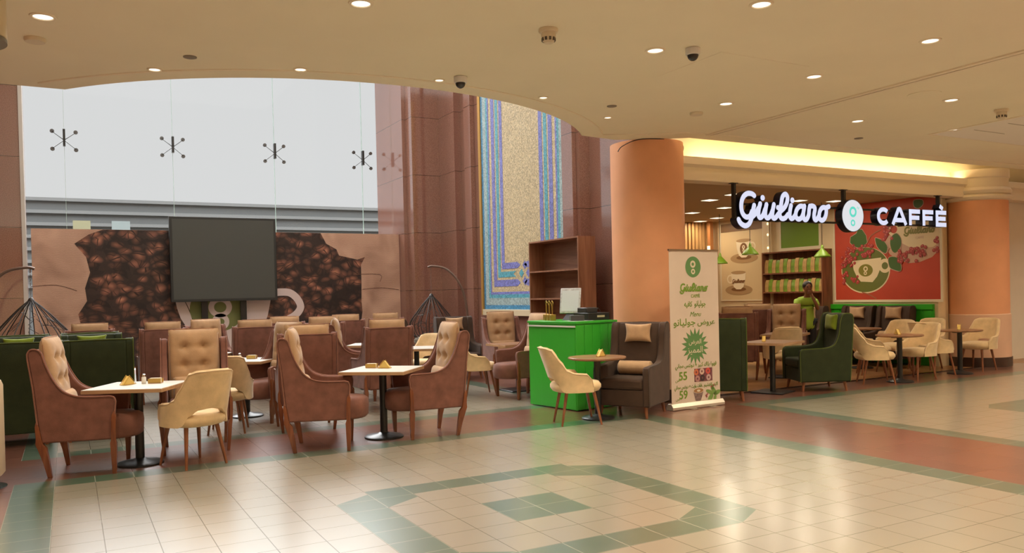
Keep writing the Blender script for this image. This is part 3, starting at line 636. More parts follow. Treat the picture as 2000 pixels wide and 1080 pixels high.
leaf([(2.552,2.065),(2.532,1.893),(2.444,1.830),(2.278,1.804),(2.297,2.012),(2.417,2.088)])
leaf([(1.985,3.135),(1.987,3.019),(1.893,2.970),(1.798,3.037),(1.817,3.126)])
for q in ([(3.020,2.408),(2.947,2.516),(2.828,2.589),(2.712,2.630)],[(3.160,1.399),(3.005,1.356),(2.842,1.272)],[(2.574,2.096),(2.561,2.186),(2.514,2.253)]):
    x=MB(); ribbon(x,RPX(q),.022,-.029,-.029,True,4,True); x.ob('twig_print',mat('print_twig',(.35,.12,.05),.5),rp,smooth=0)
rnd=random.Random(3)
for c,n,rx,rz in (((1680,490),34,.30,.14),((1656,505),18,.16,.20),((1660,530),20,.14,.26),((1735,452),14,.12,.16),((1782,500),30,.26,.13),((1800,492),14,.2,.1),((1828,478),9,.1,.16),((1671,548),8,.08,.10)):
    (cy__,cz__)={(1680,490):[(3.192,2.222)],(1656,505):[(3.477,2.101)],(1660,530):[(3.507,1.859)],(1735,452):[(2.553,2.577)],(1782,500):[(2.110,2.101)],(1800,492):[(1.897,2.167)],(1828,478):[(1.545,2.261)],(1671,548):[(3.325,1.643)]}[c][0]
    x=MB(); xh=MB()
    for k in range(n):
        a=rnd.uniform(-1,1)*rx; b_=rnd.uniform(-1,1)*rz; rr=rnd.uniform(.028,.04)
        X_=min(max(ry1-cy__+a,.05),RW-.05)
        disc(x,X_,cz__+b_,rr,rr,-.031-k*.0002,-.031-k*.0002,14,True); disc(xh,X_-.008,cz__+b_+.008,rr*.45,rr*.45,-.0311-k*.0002,-.0311-k*.0002,10,True)
    x.ob('berry_print',pb,rp,smooth=0); xh.ob('berry_highlight_print',mat('print_berry_light',(.55,.12,.09),.45),rp,smooth=0)
# shelf unit with coffee bags
sq=[(5.563,1.856),(3.939,1.877)]
sy1,sy0=sq[0][0],sq[1][0]; SW=sy1-sy0
hz_=[(5.552,2.297),(3.929,2.311),(5.564,1.850),(3.939,1.877),(5.574,1.431),(3.948,1.453)]
z_top=(hz_[0][1]+hz_[1][1])/2; z_a=(hz_[2][1]+hz_[3][1])/2; z_b=(hz_[4][1]+hz_[5][1])/2
shw=wood_mat('shelf_walnut',(.13,.045,.02),(.26,.10,.045),'Z',3)
su=thing('wall_shelf_unit','wooden wall shelf unit inside the shop holding coffee bags','shelf',(14.0,sy1,0),-90)
MB().box(0,SW,.27,.30,.0,z_top).ob('back_panel',shw,su)
MB().box(0,SW,0,.30,z_top,z_top+.03).ob('top_panel',shw,su)
for a in (-.03,SW): MB().box(a,a+.03,0,.30,0,z_top+.03).ob('side_panel',shw,su)
for z in (z_a,z_b,.75,.35): MB().box(0,SW,0,.27,z-.03,z).ob('shelf_board',shw,su)
bagT=mat('kraft_tan_bag',(.50,.30,.10),.5,var=.25,scale=14); bagG=mat('green_print_bag',(.19,.30,.03),.35,var=.4,scale=12)
def bag_mesh(w,h,d):
    return MB().loft([[(-w/2,-d/2,0),(w/2,-d/2,0),(w/2,d/2,0),(-w/2,d/2,0)],[(-w/2*1.04,-d/2*1.1,h*.3),(w/2*1.04,-d/2*1.1,h*.3),(w/2*1.04,d/2*1.1,h*.3),(-w/2*1.04,d/2*1.1,h*.3)],[(-w/2,-d/2*.8,h*.75),(w/2,-d/2*.8,h*.75),(w/2,d/2*.8,h*.75),(-w/2,d/2*.8,h*.75)],[(-w/2,-.006,h),(w/2,-.006,h),(w/2,.006,h),(-w/2,.006,h)]])
bt=None; bgm=None; nb=15
for row,zz,h in ((0,z_a,.30),(1,z_b,.27)):
    for k in range(nb):
        tan_=k%2==0; wd=SW/nb*.9
        X_=(k+.5)*SW/nb
        pos=(14.0+.10+.01*math.sin(k*3.1),sy1-X_,zz+.001)
        lab='%s coffee bag, %s from the picture side on the %s shelf'%('tan paper' if tan_ else 'green printed',['first','second','third','fourth','fifth','sixth','seventh','eighth'][k//2],['upper','lower'][row])
        src=bt if tan_ else bgm
        if src is None:
            o=bag_mesh(wd,.28,.09).ob('coffee_bag',bagT if tan_ else bagG); tag(o,lab,'coffee bag','coffee bags on the shop shelves'); o.location=pos; o.rotation_euler=(0,0,-PI/2)
            if tan_: bt=o
            else: bgm=o
        else:
            o=src.copy(); C.objects.link(o); o.location=pos; tag(o,lab,'coffee bag','coffee bags on the shop shelves')
        o.scale=(1,1,h/.28*(1+.05*math.sin(k*1.7)))
# pendant lamps
pgm=mat('lamp_green_enamel',(.20,.34,.02),.35)
first=None
for i,(x_,y_,z_,lab) in enumerate(((12.9,5.76,2.1,'green cone pendant lamp nearest the slatted back wall'),(12.0,3.96,2.2,'green cone pendant lamp hanging before the two-cup poster'),(13.26,3.28,2.12,'green cone pendant lamp hanging beside the red poster'))):
    if first is None:
        t=first=thing('pendant_lamp',lab,'pendant lamp',(x_,y_,z_),0,'green pendant lamps in the shop')
        MB().lathe([(.165,0),(.15,.03),(.07,.12),(.03,.16),(.025,.20),(.012,.24)],0,0,28,False).ob('lamp_shade',pgm,t,solid=.004)
        MB().lathe([(.15,.01),(.15,.014)],0,0,24).ob('diffuser',mat('lamp_glow',(1,.9,.7),.5,emit=(1,.82,.5),es=1.6),t)
        MB().tube([(0,0,.24),(0,0,3.2-z_)],.006,6).ob('cord',black,t)
    else: t=dup(first,lab,(x_,y_,z_),0)
    area_light('pendant_glow',(x_,y_,z_-.01),.26,PEND,WARM,(0,0,0))
# shop ceiling lights
lp=[(1386,390),(1352,415),(1415,405),(1433,379),(1400,425),(1356,433),(1490,388),(1512,396),(1630,392)]
lpos=[(10.652,3.618),(11.994,5.619),(11.943,4.587),(10.466,2.805),(13.430,6.404),(13.638,7.411),(12.458,3.132),(12.799,4.232),(13.261,2.967)]
first=None
for i,(a,b_) in enumerate(lpos):
    if not (8.1<a<14.1 and 1.6<b_<7.3): a=min(max(a,8.4),14.0); b_=min(max(b_,1.8),7.2)
    lab='lit square ceiling light of the shop, '+['close behind the front beam near the orange column','first of the inner row by the slatted wall','above the far cup poster','beside the first sign hanger','over the middle of the shop','deepest in the shop','behind the round badge of the sign','above the green board','nearest the red poster'][i]
    if first is None:
        first=t=thing('square_ceiling_light',lab,'ceiling light',(a,b_,3.2),0,'square lights in the shop ceiling')
        MB().box(-.13,.13,-.13,.13,-.012,0).ob('frame',white,t); MB().box(-.11,.11,-.11,.11,-.016,-.012).ob('diffuser',mat('shop_light_glow',(1,.9,.7),.5,emit=(1,.85,.6),es=1.6),t)
    else: dup(first,lab,(a,b_,3.2),0)
    area_light('shop_lamp',(a,b_,3.17),.22,SHOP,WARM,(0,0,0))
# ------------------------------------------------------------ HANGING SIGN
sg=thing('hanging_sign','illuminated shop sign of white lettering hanging under the beam','sign',(0,1.12,0))
glow=mat('sign_face_glow',(.05,.05,.06),.4,emit=(.64,.67,.84),es=SIGN)
side=mat('sign_side_navy',(.006,.008,.03),.3)
logo('script_lettering',glow,sg,8.91,2.468,1.957,-.002,.078)
logo('script_sides',side,sg,8.91,2.468,1.957,0,.09,False,.13)
def bl(strokes,m,nm,y,d,w,front):
    b=MB()
    for s in strokes: ribbon(b,s,w,y,y+d,False,1,front)
    return b.ob(nm,m,sg,smooth=30)
def carc(cx,cz,rx,rz,a0,a1,n=20): return [(cx+rx*math.cos(math.radians(a0+(a1-a0)*k/n)),cz+rz*math.sin(math.radians(a0+(a1-a0)*k/n))) for k in range(n+1)]
t_=.074; z0_,z1_=2.558,2.83; zm=(z0_+z1_)/2
ST=[carc(12.205,zm,.13,.115,42,318)]
ST+=[[(12.444,z0_),(12.60,z1_-.0),(12.64,z1_)],[(12.60,z1_),(12.64,z1_),(12.795,z0_)],[(12.51,z0_+.08),(12.73,z0_+.08)]]
for x0_ in (12.878,13.248): ST+=[[(x0_+.035,z0_),(x0_+.035,z1_)],[(x0_,z1_-.033),(x0_+.30,z1_-.033)],[(x0_,zm-.005),(x0_+.28,zm-.005)]]
x0_=13.617; ST+=[[(x0_+.035,z0_-.01),(x0_+.035,z1_)],[(x0_,z1_-.033),(x0_+.30,z1_-.033)],[(x0_,zm-.005),(x0_+.28,zm-.005)],[(x0_,z0_+.025),(x0_+.30,z0_+.025)],[(13.73,2.915),(13.82,2.862)]]
bl(ST,glow,'capital_lettering',-.002,0,t_,True); bl(ST,side,'capital_sides',0,.13,t_*1.08,False)
b=MB(); disc(b,11.44,2.683,.258,.258,-.002,-.002,48,True); b.ob('badge_face',mat('badge_glow',(.05,.05,.05),.4,emit=(.66,.68,.72),es=SIGN),sg,smooth=0)
b=MB(); disc(b,11.44,2.683,.268,.268,0,.13,48); b.ob('badge_body',side,sg)
teal=mat('badge_teal',(.02,.06,.05),.4,emit=(.10,.62,.50),es=SIGN)
b=MB(); annulus(b,11.44,2.745,.088,.048,-.004,-.004); annulus(b,11.435,2.565,.055,.028,-.004,-.004)
ribbon(b,[(11.54,2.80),(11.56,2.835)],.012,-.004,-.004,False,1,True); ribbon(b,[(11.57,2.79),(11.59,2.825)],.012,-.004,-.004,False,1,True); b.ob('badge_rings',teal,sg,smooth=0)
b=MB(); b.box(8.88,13.9,.05,.09,2.785,2.815); b.box(8.88,13.9,.05,.09,2.55,2.58); b.box(8.87,8.91,.04,.10,2.55,3.11); b.box(11.28,11.33,.04,.10,2.8,3.11); b.box(13.77,13.81,.04,.10,2.8,3.11)
for q in (8.89,11.305,13.79): b.box(q-.06,q+.06,.03,.11,3.10,3.11)
b.ob('hanger_frame',black,sg)
# ------------------------------------------------------------ FURNITURE
def fabric(name,c,var=.12,sheen=.25,rough=.8): return mat(name,c,rough,var=var,scale=9,bump=.15,bscale=120,sheen=sheen,spec=.25)
brownv=fabric('brown_velvet',(.185,.078,.055),.25,.10); brownp=fabric('brown_piping',(.24,.10,.065),.1)
tanv=fabric('tan_velvet',(.46,.285,.155),.14,.3); tanp=fabric('tan_piping',(.34,.17,.09),.1)
creamv=fabric('cream_velvet',(.68,.49,.27),.14,.3); 
greenv=fabric('dark_green_fabric',(.024,.032,.010),.15,.1); greenp=fabric('green_piping',(.07,.09,.012),.1); limev=fabric('lime_green_velvet',(.17,.22,.012),.15,.3)
darkv=fabric('dark_brown_fabric',(.060,.034,.022),.15,.1); darkp=fabric('dark_piping',(.05,.03,.02),.1)
legw=wood_mat('reddish_leg_wood',(.13,.035,.014),(.24,.075,.028),'Z',4,.25,.5)
legw2=wood_mat('walnut_leg_wood',(.17,.055,.022),(.30,.11,.045),'Z',4,.3,.5)
laminate=mat('white_laminate',(.66,.62,.56),.3,spec=.5); edgew=wood_mat('table_edge_wood',(.36,.20,.10),(.50,.31,.17),'X',3)
walnut=wood_mat('walnut_table_top',(.21,.10,.05),(.36,.19,.10),'X',2.5,.3)
def pillow(w,h,t,buttons=(),bd=.6,n=26,m=30,p=4,pinch=0):
    """cushion standing in YZ plane, thickness along X, centred"""
    mb=MB()
    def f(side):
        def g(u,v):
            s=2*u-1; q=2*v-1
            e=max(0,(1-abs(s)**p))**.5*max(0,(1-abs(q)**p))**.5
            d=1
            for (bs,bq) in buttons:
                rr=((s-bs)*w/2)**2+((q-bq)*h/2)**2; d-=bd*math.exp(-rr/.0016)
                d-=.16*math.exp(-((q-bq)*h/2)**2/.0003)*math.exp(-((s-bs)*w/2)**2/.02)
            k=1-pinch*(1-abs(s*q))*0
            wx=w/2*(1-pinch*(1-q*q)*.5); hx=h/2*(1-pinch*(1-s*s)*.5)
            return (side*t/2*e*max(d,.12),s*wx,q*hx)
        return g
    mb.grid(f(1),n,m); mb.grid(f(-1),n,m); return mb
def rim(w,h,r=.007,n=40,pw=1.0):
    P=[]
    for k in range(n):
        a=2*PI*k/n; c,s=math.cos(a),math.sin(a); e=.22
        P.append((0,w/2*math.copysign(abs(c)**e,c),h/2*math.copysign(abs(s)**e,s)))
    return MB().tube(P+[P[0]],r,6,False)
def spath(pts,n=5): return [tuple(p) for p in smooth_line([Vector(p) for p in pts],n)]
def make_wing(name,label,group):
    t=thing(name,label,'armchair',(0,0,0),0,group)
    top=spath([(-.42,1.10),(-.395,1.135),(-.345,1.135),(-.31,1.10),(-.28,1.0),(-.225,.87),(-.15,.765),(-.04,.712),(.10,.70),(.225,.70)],5)
    prof=[(-.33,.31),(-.355,.45),(-.385,.80),(-.42,1.06)]+top[0:]+[(.262,.69),(.275,.65),(.262,.5),(.245,.31)]
    for s in (-1,1):
        mb=MB(); mb.prism([(a,b) for a,b in prof],1,s*.265,s*.325)
        mb.ob('side_panel',brownv,t,bev=.016,seg=3)
        pp=MB(); pp.tube([(a,s*.329,b) for a,b in prof[1:]],.0065,6); pp.ob('piping',brownp,t)
    bk=MB(); bk.loft([[(-.33,-.27,.31),(-.27,-.27,.31),(-.27,.27,.31),(-.33,.27,.31)],[(-.385,-.27,.80),(-.32,-.27,.80),(-.32,.27,.80),(-.385,.27,.80)],[(-.42,-.27,1.08),(-.345,-.27,1.08),(-.345,.27,1.08),(-.42,.27,1.08)],[(-.41,-.26,1.115),(-.355,-.26,1.115),(-.355,.26,1.115),(-.41,.26,1.115)]]); bk.ob('back_panel',brownv,t,bev=.012)
    pp=MB(); pp.tube([(-.413,-.29,1.118),(-.415,0,1.12),(-.413,.29,1.118)],.007,6); pp.ob('piping',brownp,t)
    se=MB(); P=[(-.30,-.26),(.20,-.26)]+[(.20+.25*math.sin(PI*k/12),-.26*math.cos(PI*k/12)) for k in range(1,12)]+[(.20,.26),(-.30,.26)]
    sq=lambda P,k:[(a*k if a>0 else a,b*k) for a,b in P]
    se.loft([[(a,b,.30) for a,b in sq(P,.93)],[(a,b,.325) for a,b in sq(P,.985)],[(a,b,.43) for a,b in P],[(a,b,.49) for a,b in sq(P,.985)],[(a,b,.515) for a,b in sq(P,.9)],[(a,b,.525) for a,b in sq(P,.6)]])
    se.ob('seat',brownv,t,smooth=60)
    cu=pillow(.50,.78,.15,[(x,y) for x in (-.38,.38) for y in (.52,.02)],.7); cu.xf(Matrix.Translation((-.285,0,.845))@Matrix.Rotation(-.10,4,'Y')); c=cu.ob('back_cushion',tanv,t,smooth=80)
    rm=rim(.50,.78); rm.xf(Matrix.Translation((-.285,0,.845))@Matrix.Rotation(-.10,4,'Y')); rm.ob('cushion_piping',tanp,c)
    lu=pillow(.42,.22,.12); lu.xf(Matrix.Translation((-.19,0,.63))@Matrix.Rotation(-.15,4,'Y')); lu.ob('lumbar_pillow',tanv,t,smooth=80)
    for s in (-1,1):
        l=MB(); c=[(.262,.333*s,.565,.004),(.260,.337*s,.53,.018),(.255,.336*s,.42,.019),(.252,.33*s,.31,.019),(.25,.32*s,.28,.027),(.25,.31*s,.14,.023),(.248,.30*s,.0,.017)]
        l.loft([[(x-r,y-r*.8,z),(x+r,y-r*.8,z),(x+r,y+r*.8,z),(x-r,y+r*.8,z)] for x,y,z,r in c]); l.ob('leg',legw,t,bev=.004)
        l=MB(); c=[(-.365,.325*s,.50,.004),(-.36,.33*s,.46,.015),(-.348,.33*s,.36,.020),(-.345,.32*s,.305,.028),(-.325,.315*s,.27,.034),(-.298,.305*s,.15,.026),(-.275,.29*s,0,.018)]
        l.loft([[(x-r,y-r*.8,z),(x+r,y-r*.8,z),(x+r,y+r*.8,z),(x-r,y+r*.8,z)] for x,y,z,r in c]); l.ob('leg',legw,t,bev=.004)
    return t
def make_cream(name,label,group):
    t=thing(name,label,'chair',(0,0,0),0,group)
    A=118
    def lerp(tab,x):
        for (a,b),(c,d) in zip(tab,tab[1:]):
            if x<=c:
                k=(x-a)/(c-a); k=k*k*(3-2*k); return b+(d-b)*k
        return tab[-1][1]
    topt=[(0,.895),(26,.89),(40,.87),(54,.74),(66,.63),(82,.595),(100,.585),(111,.53),(118,.44)]
    bott=[(0,.55),(18,.54),(34,.49),(50,.40),(58,.385),(118,.385)]
    def sh(off):
        def f(u,v):
            ph=(2*u-1)*A; a=abs(ph); zt=lerp(topt,a); zb=lerp(bott,a); z=zb+(zt-zb)*v
            rx=.265+off; ry=.262+off; th=math.radians(180-ph)
            lean=max(0,(z-.48))*.24*max(0,math.cos(math.radians(ph)))
            fl=max(0,(z-.48))*.10
            e=.82
            cx=math.cos(th); sy=math.sin(th)
            return ((rx+fl)*math.copysign(abs(cx)**e,cx)-lean,(ry+fl*.6)*math.copysign(abs(sy)**e,sy),z)
        return f
    nu,nv=56,12
    mb=MB(); o_=sh(.022); i_=sh(-.022)
    # closed shell: outer, over the top, inner, under
    rings=[]
    for iu in range(nu):
        u=iu/(nu-1); R=[]
        sc_=1 if 0<iu<nu-1 else .4
        for v in range(nv): R.append(o_(u,v/(nv-1)))
        p=Vector(o_(u,1)); q=Vector(i_(u,1)); R.append(tuple((p+q)/2+Vector((0,0,.018))))
        for v in range(nv): R.append(i_(u,1-v/(nv-1)))
        rings.append(R)
    mb.loft(rings); mb.ob('backrest',creamv,t,smooth=70)
    pp=MB(); pp.tube([tuple(Vector(o_(u/40,1))+Vector((0,0,.004))) for u in range(41)],.006,6); pp.ob('piping',fabric('cream_piping',(.76,.56,.34),.05),t)
    se=MB(); prof=[(.20,.375),(.25,.39),(.275,.43),(.275,.46),(.25,.495),(.15,.512),(.0001,.515)]
    n=32
    def e2(r,z):
        L_=[]
        for j in range(n):
            c,s=math.cos(2*PI*j/n),math.sin(2*PI*j/n); e=.75
            L_.append((.005+r*1.06*math.copysign(abs(c)**e,c),r*.95*math.copysign(abs(s)**e,s),z))
        return L_
    se.loft([e2(r,z) for r,z in prof]); se.ob('seat',creamv,t,smooth=70)
    for sx in (-1,1):
        for s in (-1,1):
            l=MB(); l.tube([(.16*sx+.02,.15*s,.39),(.235*sx+.02,.20*s,0)],[.021,.012],12); l.ob('leg',legw2,t)
    return t
def make_square(name,label,group,fab,pip,neck=None,lumbar=None,legc=None):
    t=thing(name,label,'armchair',(0,0,0),0,group)
    top=spath([(-.42,1.02),(-.41,1.10),(-.37,1.13),(-.30,1.13),(-.255,1.10),(-.225,1.0),(-.20,.82),(-.13,.68),(0,.635),(.2,.625),(.33,.62)],5)
    prof=[(-.36,.14),(-.38,.4),(-.41,.9)]+top+[(.365,.60),(.375,.56),(.37,.14)]
    for s in (-1,1):
        mb=MB(); mb.prism(prof,1,s*.27,s*.36); mb.ob('arm',fab,t,bev=.02,seg=3)
        pp=MB(); pp.tube([(a,s*.352,b) for a,b in prof],.007,6); pp.ob('piping',pip,t)
    bk=MB(); bk.loft([[(-.365,-.28,.14),(-.2,-.28,.14),(-.2,.28,.14),(-.365,.28,.14)],[(-.415,-.28,.9),(-.25,-.28,.9),(-.25,.28,.9),(-.415,.28,.9)],[(-.42,-.28,1.07),(-.28,-.28,1.07),(-.28,.28,1.07),(-.42,.28,1.07)],[(-.40,-.28,1.125),(-.31,-.28,1.125),(-.31,.28,1.125),(-.40,.28,1.125)]]); bk.ob('back_panel',fab,t,bev=.015)
    pp=MB(); pp.tube([(-.40,-.33,1.12),(-.40,0,1.128),(-.40,.33,1.12)],.008,6); pp.ob('piping',pip,t)
    MB().box(-.22,.36,-.275,.275,.14,.34).ob('base',fab,t,bev=.015)
    MB().box(-.22,.375,-.272,.272,.345,.475).ob('seat_cushion',fab,t,bev=.035,seg=4)
    for sx in (-1,1):
        for s in (-1,1):
            l=MB(); l.tube([(.30*sx,.28*s,.15),(.325*sx,.30*s,0)],[.026,.016],8); l.ob('leg',legc or legw2,t)
    if neck:
        p=pillow(.36,.24,.11,pinch=.25); p.xf(Matrix.Translation((-.245,0,1.0))@Matrix.Rotation(-.1,4,'Y')); p.ob('neck_pillow',neck,t,smooth=80)
    if lumbar:
        l=MB(); l.tube([(-.12,-.22,.57),(-.12,-.2,.57),(-.12,.2,.57),(-.12,.22,.57)],[.06,.085,.085,.06],16); l.ob('lumbar_roll',lumbar,t)
    return t
def make_table(name,label,group,rnd=False,top=laminate,edge=edgew,w=.70,d=.70,base_r=.21,sq=False):
    t=thing(name,label,'table',(0,0,0),0,group)
    if rnd:
        MB().lathe([(w/2-.02,.718),(w/2,.731),(w/2,.744),(w/2-.004,.748)],0,0,48).ob('table_top',top,t)
    else:
        MB().box(-w/2,w/2,-d/2,d/2,.712,.744).ob('edge_band',edge,t,bev=.002)
        MB().box(-w/2+.004,w/2-.004,-d/2+.004,d/2-.004,.744,.748).ob('table_top',top,t)
    MB().lathe([(.04,.02),(.04,.71)],0,0,20).ob('pole',black,t)
    MB().box(-.16,.16,-.03,.03,.70,.714).ob('bracket',black,t)
    if sq: MB().box(-.24,.24,-.24,.24,0,.02).ob('base',black,t,bev=.006)
    else: MB().lathe([(base_r,0),(base_r,.015),(base_r-.02,.028),(.07,.045),(.05,.06)],0,0,36).ob('base',black,t)
    return t
BIN='brown wingback armchairs'; CR='cream dining chairs'
WING=[ # x,y,yaw,label
(.30,.64,-14,'brown wingback armchair facing the front left square table, back nearest the white stand'),
(1.27,1.12,-97,'brown wingback armchair facing the viewer behind the front cream chair, full tan cushion showing'),
(2.43,.44,-20,'brown wingback armchair seen from the side at the middle square table, backing the cream chair'),
(3.57,.53,177,'brown wingback armchair facing left across the middle square table, sunlit pale cushion'),
(2.58,1.80,82,'brown wingback seen from behind, directly behind the side-facing armchair of the middle table'),
(3.85,2.75,90,'brown wingback with its whole back to the viewer, behind the middle square table'),
(2.38,2.75,208,'brown wingback at the second-row table with salt holders, arm turned to the table'),
(3.92,3.95,-20,'brown wingback turned to the right in the third row, tan cushion between two chair backs'),
(2.62,5.05,86,'brown wingback seen from behind in front of the cup handle of the mural'),
(2.2,6.0,-75,'brown wingback facing the room below the green mural logo'),
(1.38,5.7,90,'brown wingback seen from behind against the coffee bean mural, left of the mural cup'),
(.42,6.35,90,'brown wingback seen from behind just beyond the row of green armchairs'),
(3.42,6.7,90,'brown wingback in the farthest row below the mural cup handle'),
(3.80,5.6,90,'brown wingback in the far row, between the cup handle and the sackcloth edge'),
(4.52,6.75,90,'brown wingback in the farthest row below the right edge of the printed beans'),
(5.35,6.95,90,'brown wingback seen from behind below the right sackcloth part of the mural'),
(6.62,4.2,-98,'brown wingback facing the viewer below the mosaic panel'),
(6.02,2.66,182,'brown wingback with its arm beside the green counter, cushion rising behind the counter'),
(10.15,2.45,45,'brown wingback inside the shop right behind the dark green armchair of the banner'),
(11.95,3.75,45,'brown wingback in the shop seen from behind below the cup poster'),
(11.45,2.62,215,'brown wingback in the shop with tufted tan cushion, on whose back the woman leans'),
(9.5,3.1,40,'brown wingback in the shop partly hidden behind another one, just right of the banner'),
]
w0=None
for x_,y_,a,lab in WING:
    if w0 is None: w0=make_wing('wingback_armchair',lab,BIN); w0.location=(x_,y_,0); w0.rotation_euler=(0,0,math.radians(a))
    else: dup(w0,lab,(x_,y_,0),a)
CRE=[
(1.14,.29,112,'cream chair seen from behind at the front left square table'),
(1.74,2.06,75,'cream chair mostly hidden between the front tables, only its rounded arm showing'),
(5.31,.14,-18,'cream chair facing the round table in front of the green counter'),
(5.60,3.33,-12,'cream chair left of the green counter below the mosaic panel'),
(5.12,4.35,215,'cream chair in the third row, its top just above the small white table'),
(11.15,.55,-38,'cream chair facing right at the nearer round table outside the red poster wall'),
(12.25,1.42,-40,'cream chair facing right behind the nearer round table of the shop front'),
(12.14,.52,180,'cream chair facing left at the nearer round table of the shop front'),
(12.90,.72,-8,'cream chair with its arm toward the farther round table of the shop front'),
(12.95,1.50,190,'cream chair facing left in the inner row before the green wainscot'),
(13.75,1.45,190,'cream chair nearest the shop pilaster, in the inner row'),
(14.15,.72,185,'cream chair beside the far orange column'),
(10.3,1.62,60,'cream chair inside the shop between the two dark green armchairs'),
]
c0=None
for x_,y_,a,lab in CRE:
    if c0 is None: c0=make_cream('cream_chair',lab,CR); c0.location=(x_,y_,0); c0.rotation_euler=(0,0,math.radians(a))
    else: dup(c0,lab,(x_,y_,0),a)
GRE=[(.42,2.70,90,'dark green armchair seen from behind, right one of the pair behind the front left wingback'),
(-.40,2.75,90,'dark green armchair seen from behind, nearest the white stand at the picture edge'),
(.40,3.9,-90,'dark green armchair facing the viewer in the second green row, on the right'),
(-.42,3.9,-90,'dark green armchair facing the viewer in the second green row, on the left'),
(.40,5.25,90,'dark green armchair in the last green row, on the right'),
(-.46,5.25,90,'dark green armchair in the last green row, below the hanging wicker chair'),
(8.12,.74,48,'dark green armchair seen from behind right beside the roll-up banner'),
(9.95,.64,153,'dark green armchair turned toward the brown shop table, in front of the shop threshold')]
s0=None
for i,(x_,y_,a,lab) in enumerate(GRE):
    if s0 is None: s0=make_square('green_armchair',lab,'dark green armchairs',greenv,greenp,limev); s0.location=(x_,y_,0); s0.rotation_euler=(0,0,math.radians(a))
    else: dup(s0,lab,(x_,y_,0),a)
DAR=[(6.27,.31,212,'dark brown armchair by the near orange column with tan neck pillow and lumbar roll'),
(13.5,4.05,182,'dark brown armchair with tan neck pillow below the bag shelves, beyond the green armchair'),
(13.8,3.12,180,'dark armchair against the green wainscot, farther of the two'),
(13.8,2.30,180,'dark armchair against the green wainscot, nearer the pilaster'),
(5.5,5.65,0,'grey-brown armchair in the alcove below the right hanging chair, side on'),
(6.45,5.75,-95,'dark brown armchair with tan pillow facing the viewer below the right hanging chair')]
d0=None
for i,(x_,y_,a,lab) in enumerate(DAR):
    if d0 is None: d0=make_square('dark_armchair',lab,'dark brown armchairs',darkv,darkp,tanv,tanv); d0.location=(x_,y_,0); d0.rotation_euler=(0,0,math.radians(a))
    else: dup(d0,lab,(x_,y_,0),a)
TAB=[(.70,.62,-27,'white square table in the left foreground'),
(3.12,.60,-40,'white square table between two facing wingbacks in the middle foreground'),
(2.17,3.22,-35,'white square table in the second row holding a salt cellar and a small caddy'),
(4.78,3.72,-30,'white square table in the third row showing only its tip left of the tan cushion'),
(4.58,5.2,-30,'white square table deep in the alcove behind the wingbacks'),
(1.85,4.85,-30,'white square table deep in the alcove right of the tufted wingback')]
t0=None
for x_,y_,a,lab in TAB:
    if t0 is None: t0=make_table('square_table',lab,'white square tables',w=.72,d=.72); t0.location=(x_,y_,0); t0.rotation_euler=(0,0,math.radians(a))
    else: dup(t0,lab,(x_,y_,0),a)
RT=[(5.72,.27,0,'round wooden table in front of the green counter'),
(11.62,.44,0,'round wooden table nearer the banner outside the shop'),
(13.40,.58,0,'round wooden table next to the far orange column'),
(13.05,2.25,0,'round dark wooden table before the green wainscot')]
r0=None
for x_,y_,a,lab in RT:
    if r0 is None: r0=make_table('round_table',lab,'round wooden tables',True,walnut,w=.70,base_r=.20); r0.location=(x_,y_,0)
    else: dup(r0,lab,(x_,y_,0),a)
WT=[(9.15,.74,20,'brown rectangular table between the two dark green armchairs'),(10.85,2.05,30,'brown rectangular table inside the shop beside the leaning woman'),
(6.38,3.42,0,'brown rectangular table below the mosaic panel'),(11.2,4.6,30,'brown rectangular table deep inside the shop')]
q0=None
for x_,y_,a,lab in WT:
    if q0 is None: q0=make_table('brown_table',lab,'brown rectangular tables',False,walnut,edgew,w=.80,d=.66,sq=True); q0.location=(x_,y_,0); q0.rotation_euler=(0,0,math.radians(a))
    else: dup(q0,lab,(x_,y_,0),a)
# table things
yelp=mat('yellow_napkin',(.72,.50,.13),.6); goldw=mat('gilt_holder',(.62,.40,.10),.3,.8)
def holder(lab):
    t=thing('napkin_holder',lab,'napkin holder')
    P=lambda y,o:[(-.075+o,y,0),(.075-o,y,0),(0,y,.085-o)]
    for y in (-.022,.022):
        m=MB(); m.tube([(-.075,y,.004),(0,y,.088),(.075,y,.004),(-.075,y,.004)],.004,6); m.ob('wire_frame',goldw,t)
    MB().box(-.07,.07,-.022,.022,0,.006).ob('tray',goldw,t)
    m=MB(); m.prism([(-.068,.006),(.068,.006),(0,.082)],1,-.017,.017); m.ob('napkins',yelp,t)
    return t
TZ=.7485
HO=[(3.16,.64,-50,'yellow triangular napkin stack on the middle white table'),(.62,.72,40,'small triangular napkin holder on the front left white table'),
(5.78,.27,20,'gold triangular napkin holder on the round table by the green counter'),(6.52,3.40,30,'gold napkin holder on the brown table below the mosaic'),
(9.05,.80,40,'dark gleaming napkin holder on the brown table between the green armchairs'),(11.6,.46,60,'white and gold napkin holder on the nearer round table outside the shop'),
(13.42,.6,30,'black wire napkin holder on the round table next to the far column'),(4.56,5.15,0,'gold napkin holder on the far alcove table')]
h0=None
for i,(x_,y_,a,lab) in enumerate(HO):
    z=TZ+.001
    if h0 is None: h0=holder(lab); h0.location=(x_,y_,z); h0.rotation_euler=(0,0,math.radians(a)); h0['group']='napkin holders on the tables'
    else: dup(h0,lab,(x_,y_,z),a)
